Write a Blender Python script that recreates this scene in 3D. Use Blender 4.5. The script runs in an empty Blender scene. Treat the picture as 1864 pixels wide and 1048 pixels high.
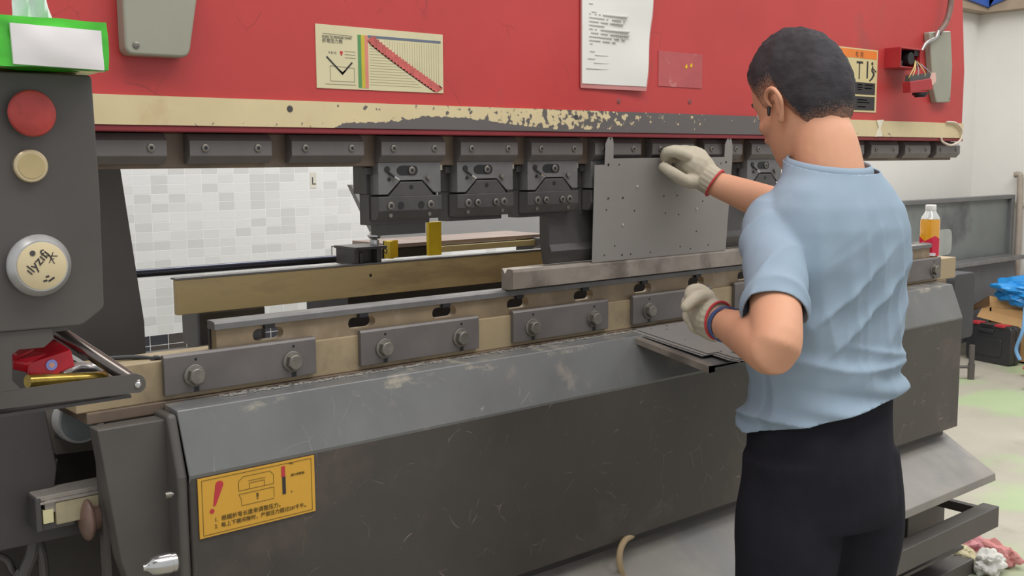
import bpy, bmesh, math, random
from mathutils import Vector, Matrix, noise as mnoise
random.seed(7)
PI = math.pi
SC = bpy.context.scene
COL = SC.collection

# ------------------------------------------------------------------ camera, world, lights
CF, CP, CR, CY = 1936.64, .1205231, -.00647609, .7066215
CAM = Vector((0, 0, 1.40))
fw = Vector((math.sin(CY)*math.cos(CP), math.cos(CY)*math.cos(CP), -math.sin(CP)))
r0 = Vector((math.cos(CY), -math.sin(CY), 0)); u0 = r0.cross(fw)
rt = r0*math.cos(CR) + u0*math.sin(CR); up = rt.cross(fw)
cd = bpy.data.cameras.new('camera'); cam = bpy.data.objects.new('camera', cd); COL.objects.link(cam)
cd.sensor_width = 36; cd.lens = CF/1864*36; cd.clip_start = .05; cd.clip_end = 60
cam.matrix_world = Matrix(((rt.x, up.x, -fw.x, CAM.x), (rt.y, up.y, -fw.y, CAM.y), (rt.z, up.z, -fw.z, CAM.z), (0, 0, 0, 1)))
SC.camera = cam

W = bpy.data.worlds.new('world'); SC.world = W; W.use_nodes = True
W.node_tree.nodes['Background'].inputs[0].default_value = (.93, .96, 1, 1)
W.node_tree.nodes['Background'].inputs[1].default_value = .68

def area(name, loc, aim, sx, sy, power, color=(1, .985, .955)):
    l = bpy.data.lights.new(name, 'AREA'); l.shape = 'RECTANGLE'; l.size = sx; l.size_y = sy
    l.energy = power; l.color = color
    o = bpy.data.objects.new(name, l); COL.objects.link(o); o.location = loc
    o.rotation_euler = (Vector(aim)-Vector(loc)).to_track_quat('-Z', 'Y').to_euler()
    return o
area('overhead_light', (.6, .5, 3.6), (1.0, 1.3, 0), 2.6, .9, 42)
area('overhead_light', (3.2, .2, 3.8), (3.2, .9, 0), 3.0, .9, 52)
area('overhead_light', (3.4, 3.0, 3.8), (3.4, 3.4, 0), 3.5, .8, 88)
area('overhead_light', (1.7, 2.9, 3.6), (1.9, 2.7, 0), 2.6, .5, 16)  # extra lamp added behind the ram to brighten the rear panel
area('overhead_light', (6.3, 1.6, 3.8), (6.6, 2.2, 0), 2.4, 1.2, 90)

SC.view_settings.view_transform = 'Standard'; SC.view_settings.look = 'None'
SC.view_settings.gamma = 1; SC.view_settings.use_curve_mapping = False
SC.view_settings.exposure = 0.0

# ------------------------------------------------------------------ helpers
def at(x, y, Y):
    """the point where the sight line through a photo pixel meets the plane at depth Y"""
    d = rt*((x-932)/CF) + up*((524-y)/CF) + fw
    return CAM + d*(Y/d.y)
def atX(x, y, X):
    d = rt*((x-932)/CF) + up*((524-y)/CF) + fw
    return CAM + d*(X/d.x)
def atZ(x, y, Z):
    d = rt*((x-932)/CF) + up*((524-y)/CF) + fw
    return CAM + d*((Z-CAM.z)/d.z)

def lin(c):
    return tuple(((v/255)/12.92 if v/255 <= .04045 else ((v/255+.055)/1.055)**2.4) for v in c)

MATS = {}
def mat(name, col, rough=.5, metal=0., var=.12, scale=8., col2=None, amt=.0, s2=12., bump=0., spec=.5, scratch=None, stretch=None, thr=.6, coat=0., trans=0.):
    """base colour with soft mottling; optional second colour in worn patches; optional thin scratches"""
    if name in MATS: return MATS[name]
    m = bpy.data.materials.new(name); m.use_nodes = True; nt = m.node_tree; N = nt.nodes; L = nt.links
    b = N['Principled BSDF']; c = lin(col)
    b.inputs['Roughness'].default_value = rough; b.inputs['Metallic'].default_value = metal
    b.inputs['Specular IOR Level'].default_value = spec
    b.inputs['Coat Weight'].default_value = coat
    b.inputs['Transmission Weight'].default_value = trans
    tc = N.new('ShaderNodeTexCoord'); mp = N.new('ShaderNodeMapping'); L.new(tc.outputs['Object'], mp.inputs[0])
    if stretch: mp.inputs['Scale'].default_value = stretch
    def noise(s, det=6, vec=None, rough_=.6):
        n = N.new('ShaderNodeTexNoise'); n.inputs['Scale'].default_value = s; n.inputs['Detail'].default_value = det
        n.inputs['Roughness'].default_value = rough_
        L.new(vec or mp.outputs[0], n.inputs['Vector']); return n
    def ramp(fac, p0, p1):
        r = N.new('ShaderNodeMapRange'); r.inputs['From Min'].default_value = p0; r.inputs['From Max'].default_value = p1
        L.new(fac, r.inputs['Value']); return r.outputs[0]
    def mix(f, a, bb):
        x = N.new('ShaderNodeMix'); x.data_type = 'RGBA'
        if hasattr(f, 'links'): L.new(f, x.inputs[0])
        else: x.inputs[0].default_value = f
        for sock, v in ((x.inputs[6], a), (x.inputs[7], bb)):
            if hasattr(v, 'links'): L.new(v, sock)
            else: sock.default_value = (*v, 1)
        return x.outputs[2]
    n1 = noise(scale)
    lo = tuple(v*(1-var) for v in c); hi = tuple(min(1, v*(1+var)) for v in c)
    cur = mix(ramp(n1.outputs[0], .3, .7), lo, hi)
    if col2 is not None:
        n2 = noise(s2, 8)
        f = ramp(n2.outputs[0], thr, thr+.12)
        mm = N.new('ShaderNodeMath'); mm.operation = 'MULTIPLY'; L.new(f, mm.inputs[0]); mm.inputs[1].default_value = amt
        cur = mix(mm.outputs[0], cur, lin(col2))
    if scratch is not None:
        sc_col, sc_scale, sc_w, sc_amt = scratch
        nd = noise(3., 2); va = N.new('ShaderNodeVectorMath'); va.operation = 'MULTIPLY_ADD'
        L.new(nd.outputs['Color'], va.inputs[0]); va.inputs[1].default_value = (.35, .35, .35); L.new(mp.outputs[0], va.inputs[2])
        vo = N.new('ShaderNodeTexVoronoi'); vo.feature = 'DISTANCE_TO_EDGE'; vo.inputs['Scale'].default_value = sc_scale
        L.new(va.outputs[0], vo.inputs['Vector'])
        lt = N.new('ShaderNodeMath'); lt.operation = 'LESS_THAN'; L.new(vo.outputs['Distance'], lt.inputs[0]); lt.inputs[1].default_value = sc_w
        n3 = noise(sc_scale*1.3, 4); f3 = ramp(n3.outputs[0], .53, .62)
        m1 = N.new('ShaderNodeMath'); m1.operation = 'MULTIPLY'; L.new(lt.outputs[0], m1.inputs[0]); L.new(f3, m1.inputs[1])
        m2 = N.new('ShaderNodeMath'); m2.operation = 'MULTIPLY'; L.new(m1.outputs[0], m2.inputs[0]); m2.inputs[1].default_value = sc_amt
        cur = mix(m2.outputs[0], cur, lin(sc_col))
    L.new(cur, b.inputs['Base Color'])
    if bump:
        nb = noise(scale*12, 4); bp = N.new('ShaderNodeBump'); bp.inputs['Strength'].default_value = bump; bp.inputs['Distance'].default_value = .002
        L.new(nb.outputs[0], bp.inputs['Height']); L.new(bp.outputs[0], b.inputs['Normal'])
    m.diffuse_color = (*c, 1)
    MATS[name] = m
    return m

def obj(name, bm, m, parent=None, smooth=False, bevel=0, label=None, kind=None, seg=2, sharp=35):
    bmesh.ops.recalc_face_normals(bm, faces=bm.faces)
    me = bpy.data.meshes.new(name); bm.to_mesh(me); bm.free()
    me.materials.append(m)
    if smooth:
        for p in me.polygons: p.use_smooth = True
        me.set_sharp_from_angle(angle=math.radians(sharp))
    o = bpy.data.objects.new(name, me); COL.objects.link(o)
    if bevel:
        bv = o.modifiers.new('bevel', 'BEVEL'); bv.width = bevel; bv.segments = seg; bv.limit_method = 'ANGLE'; bv.angle_limit = math.radians(40)
    if parent is not None:
        o.parent = parent; o.matrix_parent_inverse = W0[parent.name]
    if label: o['label'] = label
    if kind: o['kind'] = kind
    return o
W0 = {}
def regw(o, M=None):
    W0[o.name] = M if M is not None else Matrix.Identity(4)
def tag(o, label, cat, group=None):
    o['label'] = label; o['category'] = cat
    if group: o['group'] = group
    regw(o) if o.name not in W0 else None
    return o
def thing(name, label, cat, loc=(0, 0, 0), group=None):
    o = bpy.data.objects.new(name, None); COL.objects.link(o); o.location = loc; o.empty_display_size = .05
    W0[o.name] = Matrix.Translation(Vector(loc)).inverted()
    return tag(o, label, cat, group)
def struct(name, bm, m, **k):
    o = obj(name, bm, m, kind='structure', **k); regw(o); return o
def dup(root, off, label=None):
    r = root.copy(); COL.objects.link(r); r.location = root.location + Vector(off)
    if label: r['label'] = label
    for ch in list(root.children):
        c = ch.copy(); COL.objects.link(c); c.parent = r; c.matrix_parent_inverse = ch.matrix_parent_inverse
        for g in list(ch.children):
            d = g.copy(); COL.objects.link(d); d.parent = c; d.matrix_parent_inverse = g.matrix_parent_inverse
    W0[r.name] = W0[root.name]
    return r

def BM(): return bmesh.new()
def quadface(bm, pts):
    return bm.faces.new([bm.verts.new(p) for p in pts])
def box(bm, x0, x1, y0, y1, z0, z1):
    v = [bm.verts.new((x, y, z)) for x in (x0, x1) for y in (y0, y1) for z in (z0, z1)]
    for f in ((0, 1, 3, 2), (4, 6, 7, 5), (0, 4, 5, 1), (2, 3, 7, 6), (0, 2, 6, 4), (1, 5, 7, 3)):
        bm.faces.new([v[i] for i in f])
    return bm
def prism(bm, pts, vec):
    a = [bm.verts.new(p) for p in pts]; b = [bm.verts.new(Vector(p)+Vector(vec)) for p in pts]
    n = len(a)
    bm.faces.new(a); bm.faces.new(b[::-1])
    for i in range(n): bm.faces.new((a[i], b[i], b[(i+1) % n], a[(i+1) % n]))
    return bm
def prx(bm, prof, x0, x1):       # profile of (y, z) run along X
    return prism(bm, [(x0, y, z) for y, z in prof], (x1-x0, 0, 0))
def pry(bm, prof, y0, y1):       # outline of (x, z) given depth
    return prism(bm, [(x, y0, z) for x, z in prof], (0, y1-y0, 0))
def prz(bm, prof, z0, z1):
    return prism(bm, [(x, y, z0) for x, y in prof], (0, 0, z1-z0))
def frame_of(d):
    d = d.normalized(); a = Vector((0, 0, 1)) if abs(d.z) < .9 else Vector((1, 0, 0))
    s = d.cross(a).normalized(); return s, d.cross(s).normalized()
def cyl(bm, p0, p1, r, n=24, r1=None, rot=0):
    p0, p1 = Vector(p0), Vector(p1); s, t = frame_of(p1-p0); r1 = r if r1 is None else r1
    A = [bm.verts.new(p0+(s*math.cos(2*PI*i/n+rot)+t*math.sin(2*PI*i/n+rot))*r) for i in range(n)]
    B = [bm.verts.new(p1+(s*math.cos(2*PI*i/n+rot)+t*math.sin(2*PI*i/n+rot))*r1) for i in range(n)]
    bm.faces.new(A); bm.faces.new(B[::-1])
    for i in range(n): bm.faces.new((A[i], A[(i+1) % n], B[(i+1) % n], B[i]))
    return bm
def lathe(bm, c, axis, prof, n=32):   # prof: (distance along axis, radius)
    c = Vector(c); axis = Vector(axis).normalized(); s, t = frame_of(axis); rings = []
    for h, r in prof:
        rings.append([bm.verts.new(c+axis*h+(s*math.cos(2*PI*i/n)+t*math.sin(2*PI*i/n))*r) for i in range(n)])
    for a, b in zip(rings, rings[1:]):
        for i in range(n): bm.faces.new((a[i], a[(i+1) % n], b[(i+1) % n], b[i]))
    bm.faces.new(rings[0][::-1]); bm.faces.new(rings[-1])
    return bm
def smooth_path(pts, k=6):
    P = [Vector(p) for p in pts]; out = []
    for i in range(len(P)-1):
        a, b, c, d = P[max(i-1, 0)], P[i], P[i+1], P[min(i+2, len(P)-1)]
        for j in range(k):
            t = j/k
            out.append(.5*((2*b)+(c-a)*t+(2*a-5*b+4*c-d)*t*t+(3*b-a-3*c+d)*t**3))
    out.append(P[-1]); return out
def tube(bm, pts, r, n=12, smooth=True, k=6):
    """round bar through the points; r a number or one radius per point"""
    rr = list(r) if hasattr(r, '__len__') else [r]*len(pts)
    if smooth and len(pts) > 2:
        R = []
        for i in range(len(pts)-1):
            for j in range(k): R.append(rr[i]+(rr[i+1]-rr[i])*j/k)
        R.append(rr[-1]); P = smooth_path(pts, k)
    else: P = [Vector(p) for p in pts]; R = rr
    rings = []; prev = None
    for i, p in enumerate(P):
        d = (P[min(i+1, len(P)-1)]-P[max(i-1, 0)]).normalized()
        if prev is None: s, t = frame_of(d)
        else:
            s = (prev-d*prev.dot(d)).normalized(); t = d.cross(s)
        prev = s
        rings.append([bm.verts.new(p+(s*math.cos(2*PI*q/n)+t*math.sin(2*PI*q/n))*R[i]) for q in range(n)])
    for a, b in zip(rings, rings[1:]):
        for i in range(n): bm.faces.new((a[i], a[(i+1) % n], b[(i+1) % n], b[i]))
    bm.faces.new(rings[0][::-1]); bm.faces.new(rings[-1])
    return bm
def capsule(bm, pts, r, n=16, k=6):
    """tapered limb with rounded ends"""
    P = [Vector(p) for p in pts]; R = list(r)
    d0 = (P[0]-P[1]).normalized(); d1 = (P[-1]-P[-2]).normalized()
    PP = [P[0]+d0*R[0]*.98, P[0]+d0*R[0]*.8, P[0]+d0*R[0]*.45]; RR = [R[0]*.2, R[0]*.6, R[0]*.89]
    sp = smooth_path(P, k) if len(P) > 2 else [P[0].lerp(P[1], i/4) for i in range(5)]
    kk = k if len(P) > 2 else 4
    for i, p in enumerate(sp):
        j = min(i//kk, len(P)-2); t = (i-j*kk)/kk
        PP.append(p); RR.append(R[j]+(R[j+1]-R[j])*t)
    PP += [P[-1]+d1*R[-1]*.45, P[-1]+d1*R[-1]*.8, P[-1]+d1*R[-1]*.98]; RR += [R[-1]*.89, R[-1]*.6, R[-1]*.2]
    return tube(bm, PP, RR, n, smooth=False)
def ellipsoid(bm, c, ax, n=20, m=14):
    """ax: three Vectors, the half axes"""
    c = Vector(c); rings = []
    top = bm.verts.new(c+ax[2]); bot = bm.verts.new(c-ax[2])
    for j in range(1, m):
        th = PI*j/m
        rings.append([bm.verts.new(c+ax[2]*math.cos(th)+(ax[0]*math.cos(2*PI*i/n)+ax[1]*math.sin(2*PI*i/n))*math.sin(th)) for i in range(n)])
    for i in range(n):
        bm.faces.new((top, rings[0][i], rings[0][(i+1) % n])); bm.faces.new((bot, rings[-1][(i+1) % n], rings[-1][i]))
    for a, b in zip(rings, rings[1:]):
        for i in range(n): bm.faces.new((a[i], b[i], b[(i+1) % n], a[(i+1) % n]))
    return bm
def loft(bm, rings, cap=True):
    R = [[bm.verts.new(p) for p in r] for r in rings]; n = len(R[0])
    for a, b in zip(R, R[1:]):
        for i in range(n): bm.faces.new((a[i], a[(i+1) % n], b[(i+1) % n], b[i]))
    if cap: bm.faces.new(R[0][::-1]); bm.faces.new(R[-1])
    return bm
def remesh(bm, voxel, smooth_it=6, factor=.5):
    """fuse overlapping closed shapes into one continuous surface"""
    bmesh.ops.recalc_face_normals(bm, faces=bm.faces)
    me = bpy.data.meshes.new('tmp'); bm.to_mesh(me); bm.free()
    o = bpy.data.objects.new('tmp', me); COL.objects.link(o)
    r = o.modifiers.new('r', 'REMESH'); r.mode = 'VOXEL'; r.voxel_size = voxel; r.adaptivity = 0
    if smooth_it:
        s = o.modifiers.new('s', 'SMOOTH'); s.iterations = smooth_it; s.factor = factor
    dg = bpy.context.evaluated_depsgraph_get(); e = o.evaluated_get(dg)
    out = bmesh.new(); out.from_mesh(e.to_mesh()); e.to_mesh_clear()
    bpy.data.objects.remove(o); bpy.data.meshes.remove(me)
    return out
def text(name, body, size, M, m, parent, ext=.0002, align='LEFT'):
    cu = bpy.data.curves.new(name, 'FONT'); cu.body = body; cu.size = size; cu.extrude = ext; cu.align_x = align
    cu.resolution_u = 2
    o = bpy.data.objects.new(name, cu); COL.objects.link(o)
    dg = bpy.context.evaluated_depsgraph_get()
    me = bpy.data.meshes.new_from_object(o.evaluated_get(dg)); bpy.data.objects.remove(o); bpy.data.curves.remove(cu)
    me.transform(M); me.materials.clear(); me.materials.append(m)
    t = bpy.data.objects.new(name, me); COL.objects.link(t)
    if parent is not None: t.parent = parent; t.matrix_parent_inverse = W0[parent.name]
    return t
def front(x, y, z, rot=0, sx=1.):
    """text laid on a surface that faces the operator (normal -Y)"""
    return Matrix.Translation((x, y, z)) @ Matrix.Rotation(PI/2, 4, 'X') @ Matrix.Rotation(rot, 4, 'Z') @ Matrix.Diagonal((sx, 1, 1, 1))

# ------------------------------------------------------------------ materials
M_red = mat('red_paint', (184, 60, 58), .42, var=.1, scale=2.5, col2=(140, 70, 64), amt=.45, s2=5, thr=.6, scratch=((120, 50, 50), 7, .006, .4))
M_redside = mat('dark_red_paint', (128, 38, 44), .5)
M_dark = mat('charcoal_paint', (84, 79, 75), .5, var=.14, scale=4, bump=.05)
M_skirt = mat('machine_grey_paint', (69, 64, 60), .36, var=.16, scale=3, col2=(98, 84, 78), amt=.5, s2=4, thr=.56, scratch=((168, 146, 136), 13, .0035, .8), bump=.03)
M_skirttop = mat('worn_lit_grey_paint', (108, 108, 107), .34, var=.14, scale=5, col2=(152, 140, 128), amt=.7, s2=9, thr=.6, scratch=((170, 160, 150), 15, .004, .5), bump=.04)  # base grey painted paler for overhead light on the slope; patches are wear
M_plate = mat('blackened_steel', (104, 98, 95), .42, metal=.15, var=.15, scale=10, bump=.03)
M_steel = mat('tool_steel', (112, 110, 109), .38, metal=.25, var=.2, scale=14, bump=.03)
M_steeld = mat('dark_tool_steel', (76, 73, 72), .36, metal=.2, var=.2, scale=14)
M_brush = mat('ground_steel', (146, 136, 126), .36, metal=.3, var=.25, scale=10, stretch=(1, 1, 1), col2=(98, 88, 80), amt=.8, s2=7, thr=.5)
M_beam = mat('beam_cream_paint', (196, 172, 122), .5, var=.12, scale=5, col2=(140, 116, 86), amt=.6, s2=5, thr=.54, stretch=(.5, 1, 2.2))
M_cream = mat('aged_cream_paint', (156, 138, 108), .5, var=.14, scale=5, col2=(112, 96, 76), amt=.75, s2=6, thr=.55)
M_rail = mat('stained_steel', (142, 124, 100), .45, metal=.3, var=.2, scale=12, col2=(170, 152, 132), amt=.7, s2=11, thr=.56)
M_brown = mat('oily_brown_steel', (112, 96, 82), .5, metal=.2, var=.2, scale=10, col2=(130, 112, 86), amt=.6, s2=5, thr=.52)
M_black = mat('black', (28, 28, 30), .5)
M_blackp = mat('black_plastic', (48, 48, 50), .42, bump=.05)
M_bolt = mat('bolt_steel', (128, 122, 114), .34, metal=.7, var=.2, scale=40)
M_chrome = mat('chrome', (200, 198, 195), .2, metal=.95, var=.08)
M_alu = mat('aluminium', (190, 188, 186), .34, metal=.6, var=.1, scale=30)
M_white = mat('white_plastic', (226, 224, 220), .5, var=.04)
M_wall = mat('white_wall_paint', (208, 205, 199), .75, var=.03, scale=2, bump=.02)
M_yellow = mat('yellow_paint', (222, 186, 20), .45, var=.1, scale=20)
M_beige = mat('beige_cover_paint', (150, 148, 132), .4, var=.07, scale=6, col2=(176, 160, 120), amt=.6, s2=14, thr=.62)
M_ink = mat('black_ink', (50, 46, 46), .6)
M_inkgrey = mat('grey_ink', (120, 114, 104), .6)
M_sheet = mat('grey_sheet_steel', (146, 141, 137), .42, metal=.12, var=.05, scale=6)
M_cloth = mat('cotton_glove', (184, 175, 156), .9, var=.08, scale=30, bump=.4, spec=.1)
M_skin = mat('skin', (214, 158, 126), .55, var=.06, scale=9, spec=.3)
M_shirt = mat('light_blue_jersey', (148, 165, 180), .9, var=.04, scale=8, bump=.15, spec=.1)
M_trous = mat('black_trousers', (40, 39, 45), .9, var=.12, scale=12, bump=.2, spec=.1)
M_redrib = mat('red_elastic', (190, 62, 66), .8)

# ------------------------------------------------------------------ room
def floor_mat():
    m = mat('worn_concrete', (166, 160, 146), .5, var=.1, scale=2.2, col2=(150, 142, 128), amt=.6, s2=4.5, thr=.58, bump=.04)
    nt = m.node_tree; N = nt.nodes; L = nt.links; b = N['Principled BSDF']
    src = b.inputs['Base Color'].links[0].from_socket
    n = N.new('ShaderNodeTexNoise'); n.inputs['Scale'].default_value = 1.1; n.inputs['Detail'].default_value = 5
    tc = N.new('ShaderNodeTexCoord'); mp = N.new('ShaderNodeMapping'); mp.inputs['Location'].default_value = (1.6, .35, 0)
    L.new(tc.outputs['Object'], mp.inputs[0]); L.new(mp.outputs[0], n.inputs['Vector'])
    r = N.new('ShaderNodeMapRange'); r.inputs['From Min'].default_value = .56; r.inputs['From Max'].default_value = .64; r.inputs['To Max'].default_value = .42
    L.new(n.outputs[0], r.inputs['Value'])
    x = N.new('ShaderNodeMix'); x.data_type = 'RGBA'; L.new(r.outputs[0], x.inputs[0]); L.new(src, x.inputs[6]); x.inputs[7].default_value = (*lin((150, 190, 118)), 1)
    L.new(x.outputs[2], b.inputs['Base Color']); return m
WY, WX = 4.0, 8.13
struct('floor', box(BM(), -3, WX+.3, -3, WY+.3, -.1, 0), floor_mat())
wb = struct('wall_back', box(BM(), -3, WX+.3, WY, WY+.2, 0, 3.4), M_wall)
struct('wall_right', box(BM(), WX, WX+.2, -3, WY+.02, 0, 3.4), M_wall)
# tan ledge along the top of the white walls, right
M_tan = mat('tan_ledge', (150, 132, 112), .6)
bm = BM(); zt = 2.47
box(bm, 6.6, WX+.01, WY-.12, WY, zt, zt+.09); box(bm, WX-.12, WX, -1, WY-.12, zt, zt+.09)
struct('trim_1', bm, M_tan)
# white skirting pipe, low at the left
bm = BM(); tube(bm, [(-1, WY-.03, .06), (3, WY-.03, .06)], .022, smooth=False)
struct('baseboard_back', bm, M_white, smooth=True)
# mosaic tiles on the back wall
M_t = [mat('tile_white', (216, 216, 215), .3, var=.02), mat('tile_pale', (210, 210, 208), .3, var=.02), mat('tile_grey', (202, 202, 200), .3, var=.02)]
M_td = [mat('tile_black', (62, 62, 68), .3, var=.1), mat('tile_brown_black', (80, 74, 72), .3, var=.1)]
tw, th = .0685, .0362
zsplit = .733
tmesh = {}
def tile_mesh(m, w, h):
    k = (m.name, w, h)
    if k not in tmesh:
        b = BM(); box(b, -w/2+.0012, w/2-.0012, -.0014, .001, -h/2+.0012, h/2-.0012)
        me = bpy.data.meshes.new('tile'); b.to_mesh(me); b.free(); me.materials.append(m); tmesh[k] = me
    return tmesh[k]
rest = {}
cnt = 0
for r in range(24):
    for c in range(50):
        x = 1.02+c*tw; z = zsplit+(r+.5)*th
        m = random.choices(M_t, (5, 4, 3))[0]
        px = at  # visible window of the machine's throat
        if 1.40 < x < 2.42 and z < zsplit+th*19 and cnt < 285:
            o = bpy.data.objects.new('tile', tile_mesh(m, tw, th)); COL.objects.link(o); o.location = (x, WY, z); o.parent = wb; cnt += 1
        else:
            rest.setdefault(m.name, (m, BM())); box(rest[m.name][1], x-tw/2+.0012, x+tw/2-.0012, WY-.0014, WY+.001, z-th/2+.0012, z+th/2-.0012)
for m, b in rest.values():
    o = obj('tile_field', b, m, wb); o['kind'] = 'stuff'
struct('trim_2', box(BM(), 1.0, 1.02+50*tw-tw/2, WY-.0009, WY, zsplit-.42, zsplit+24*th), mat('grout', (234, 235, 235), .7, var=.02))
dtw, dth = .0735, .0405
b2 = BM()
for r in range(10):
    for c in range(44):
        x = 1.02+c*dtw; z = zsplit-.002-(r+.5)*dth
        m = random.choice(M_td)
        if 1.35 < x < 2.0 and r < 3:
            o = bpy.data.objects.new('tile', tile_mesh(m, dtw, dth)); COL.objects.link(o); o.location = (x, WY, z); o.parent = wb
        else: box(b2, x-dtw/2+.0012, x+dtw/2-.0012, WY-.0014, WY+.001, z-dth/2+.0012, z+dth/2-.0012)
o = obj('dark_tile_field', b2, M_td[0], wb); o['kind'] = 'stuff'

# small tag and framed marking on the tiles
p = at(569, 327, WY-.002)
lt_ = obj('wall_tag', box(BM(), p.x-.012, p.x+.018, WY-.0025, WY-.001, p.z-.035, p.z+.03), mat('aged_tag', (206, 202, 190), .6)); tag(lt_, 'small aged tag with a letter L on the tiled wall', 'tag')
text('lettering', 'L', .045, front(p.x-.006, WY-.003, p.z-.02), M_ink, lt_)
p, q = at(604, 478, WY-.002), at(700, 441, WY-.002)
ms = obj('wall_marking', box(BM(), p.x, q.x, WY-.0026, WY-.001, p.z, q.z), mat('marking_white', (212, 210, 206), .6)); tag(ms, 'white framed panel with dark scrollwork low on the tiled wall', 'panel')
def flat_ring(bm, x, z, r, w): 
    for k in range(14):
        a0, a1 = 2*PI*k/14, 2*PI*(k+1)/14
        prism(bm, [(x+r*math.cos(a0), WY-.0032, z+r*math.sin(a0)), (x+r*math.cos(a1), WY-.0032, z+r*math.sin(a1)), (x+(r+w)*math.cos(a1), WY-.0032, z+(r+w)*math.sin(a1)), (x+(r+w)*math.cos(a0), WY-.0032, z+(r+w)*math.sin(a0))], (0, .0006, 0))
bm = BM(); H_ = q.z-p.z; W_ = q.x-p.x
for u, v, r in ((.16, .55, .012), (.26, .5, .015), (.36, .55, .010), (.60, .55, .014), (.76, .6, .012)): flat_ring(bm, p.x+W_*u, p.z+H_*v, r, .008)
box(bm, p.x, p.x+.004, WY-.0032, WY-.0026, p.z, q.z); box(bm, p.x, q.x, WY-.0032, WY-.0026, q.z-.004, q.z); box(bm, p.x, q.x, WY-.0032, WY-.0026, p.z+H_*.22, p.z+H_*.22+.004)
obj('scrollwork', bm, mat('marking_dark', (92, 88, 86), .6), ms, kind='stuff')

# ------------------------------------------------------------------ press brake bed
XL, XR = .704, 3.333
SY = 1.65
bed = thing('press_brake_bed', 'dark grey lower bed of the press brake with sloped top cover and yellow warning sticker', 'press brake', (2.0, 1.9, 0))
# long front cover: sloped top, vertical front, folded sides
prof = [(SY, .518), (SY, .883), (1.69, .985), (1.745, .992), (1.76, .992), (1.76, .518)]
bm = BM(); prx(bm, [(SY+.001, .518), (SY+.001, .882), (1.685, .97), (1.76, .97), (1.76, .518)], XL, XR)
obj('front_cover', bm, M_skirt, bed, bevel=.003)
bm = BM(); prx(bm, [(SY, .882), (1.69, .985), (1.742, .989), (1.742, .97), (1.694, .966), (SY+.004, .86)], XL, XR)
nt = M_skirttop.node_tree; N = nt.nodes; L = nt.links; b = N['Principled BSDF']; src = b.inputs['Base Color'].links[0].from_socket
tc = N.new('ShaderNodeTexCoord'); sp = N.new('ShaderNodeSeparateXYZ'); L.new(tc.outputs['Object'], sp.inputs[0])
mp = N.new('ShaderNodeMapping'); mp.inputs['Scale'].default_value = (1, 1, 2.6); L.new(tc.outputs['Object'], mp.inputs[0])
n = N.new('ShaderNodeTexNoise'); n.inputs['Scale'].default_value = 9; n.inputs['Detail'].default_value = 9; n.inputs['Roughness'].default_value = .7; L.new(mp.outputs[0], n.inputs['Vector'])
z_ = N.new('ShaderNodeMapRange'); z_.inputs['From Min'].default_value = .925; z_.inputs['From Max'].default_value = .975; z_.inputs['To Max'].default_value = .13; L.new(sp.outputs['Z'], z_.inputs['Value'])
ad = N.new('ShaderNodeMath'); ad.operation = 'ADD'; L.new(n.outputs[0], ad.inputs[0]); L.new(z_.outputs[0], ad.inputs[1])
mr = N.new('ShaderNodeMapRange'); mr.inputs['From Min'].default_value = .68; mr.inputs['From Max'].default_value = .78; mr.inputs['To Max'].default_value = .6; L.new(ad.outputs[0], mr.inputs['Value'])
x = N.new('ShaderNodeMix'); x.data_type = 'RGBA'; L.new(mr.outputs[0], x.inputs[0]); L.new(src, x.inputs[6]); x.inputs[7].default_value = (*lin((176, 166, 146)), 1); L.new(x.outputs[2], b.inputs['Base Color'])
obj('top_cover', bm, M_skirttop, bed, bevel=.0015, label='worn sloped top cover, grey painted paler as lit from above')
# left rounded return of the cover
bm = BM(); prx(bm, [(SY+.006, .3), (SY+.006, .88), (1.69, .98), (1.76, .98), (1.76, .3)], XL-.018, XL)
obj('side_return', bm, M_dark, bed, bevel=.006, seg=3)
# recess below, lower apron, kick rail, feet
obj('lower_channel', box(BM(), .72, XR-.02, 1.69, 1.78, .44, .519), mat('channel_dark', (60, 58, 56), .5), bed)
obj('inner_body', box(BM(), .75, XR-.05, 1.72, 2.1, .06, .97), M_dark, bed)
bm = BM(); prx(bm, [(1.70, .492), (1.52, .388), (1.517, .365), (1.53, .362), (1.71, .47)], .74, 3.335)
obj('apron_flap', bm, mat('dusty_flap_paint', (136, 130, 122), .45, var=.14, scale=5, col2=(112, 112, 112), amt=.6, s2=4, thr=.55), bed, bevel=.002)
bm = BM(); prx(bm, [(1.502, .215), (1.502, .283), (1.555, .283), (1.555, .27), (1.515, .27), (1.515, .215)], .9, 3.335)
box(bm, 3.31, 3.335, 1.515, 1.72, .24, .27); box(bm, .9, .925, 1.515, 1.72, .24, .27)
obj('kick_rail', bm, M_dark, bed, bevel=.002)
bm = BM(); box(bm, 1.0, 3.31, 1.60, 1.72, .12, .13)
obj('drip_tray', bm, M_dark, bed)
for x in (.85, 3.05):
    bm = BM(); box(bm, x, x+.38, 1.62, 2.15, 0, .05); box(bm, x+.08, x+.32, 1.7, 2.1, .05, .3)
    obj('foot', bm, M_dark, bed, bevel=.003)
# bed block the die rail sits on
obj('bolster_block', box(BM(), .56, 3.47, 1.750, 1.84, .992, 1.062), M_cream, bed, bevel=.002)
obj('bolster_ledge', box(BM(), .575, 3.40, 1.745, 1.90, .972, .992), M_brown, bed, bevel=.002)
# chips and swarf along the seam
bm = BM()
for i in range(520):
    x = random.uniform(.8, 2.2); y = random.uniform(1.722, 1.739); s = random.uniform(.0012, .004)
    box(bm, x, x+s*random.uniform(1, 4), y, y+s*.6, .989, .989+s*.5)
obj('metal_chips', bm, mat('swarf', (206, 200, 192), .3, metal=.6), bed, kind='stuff')
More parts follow.
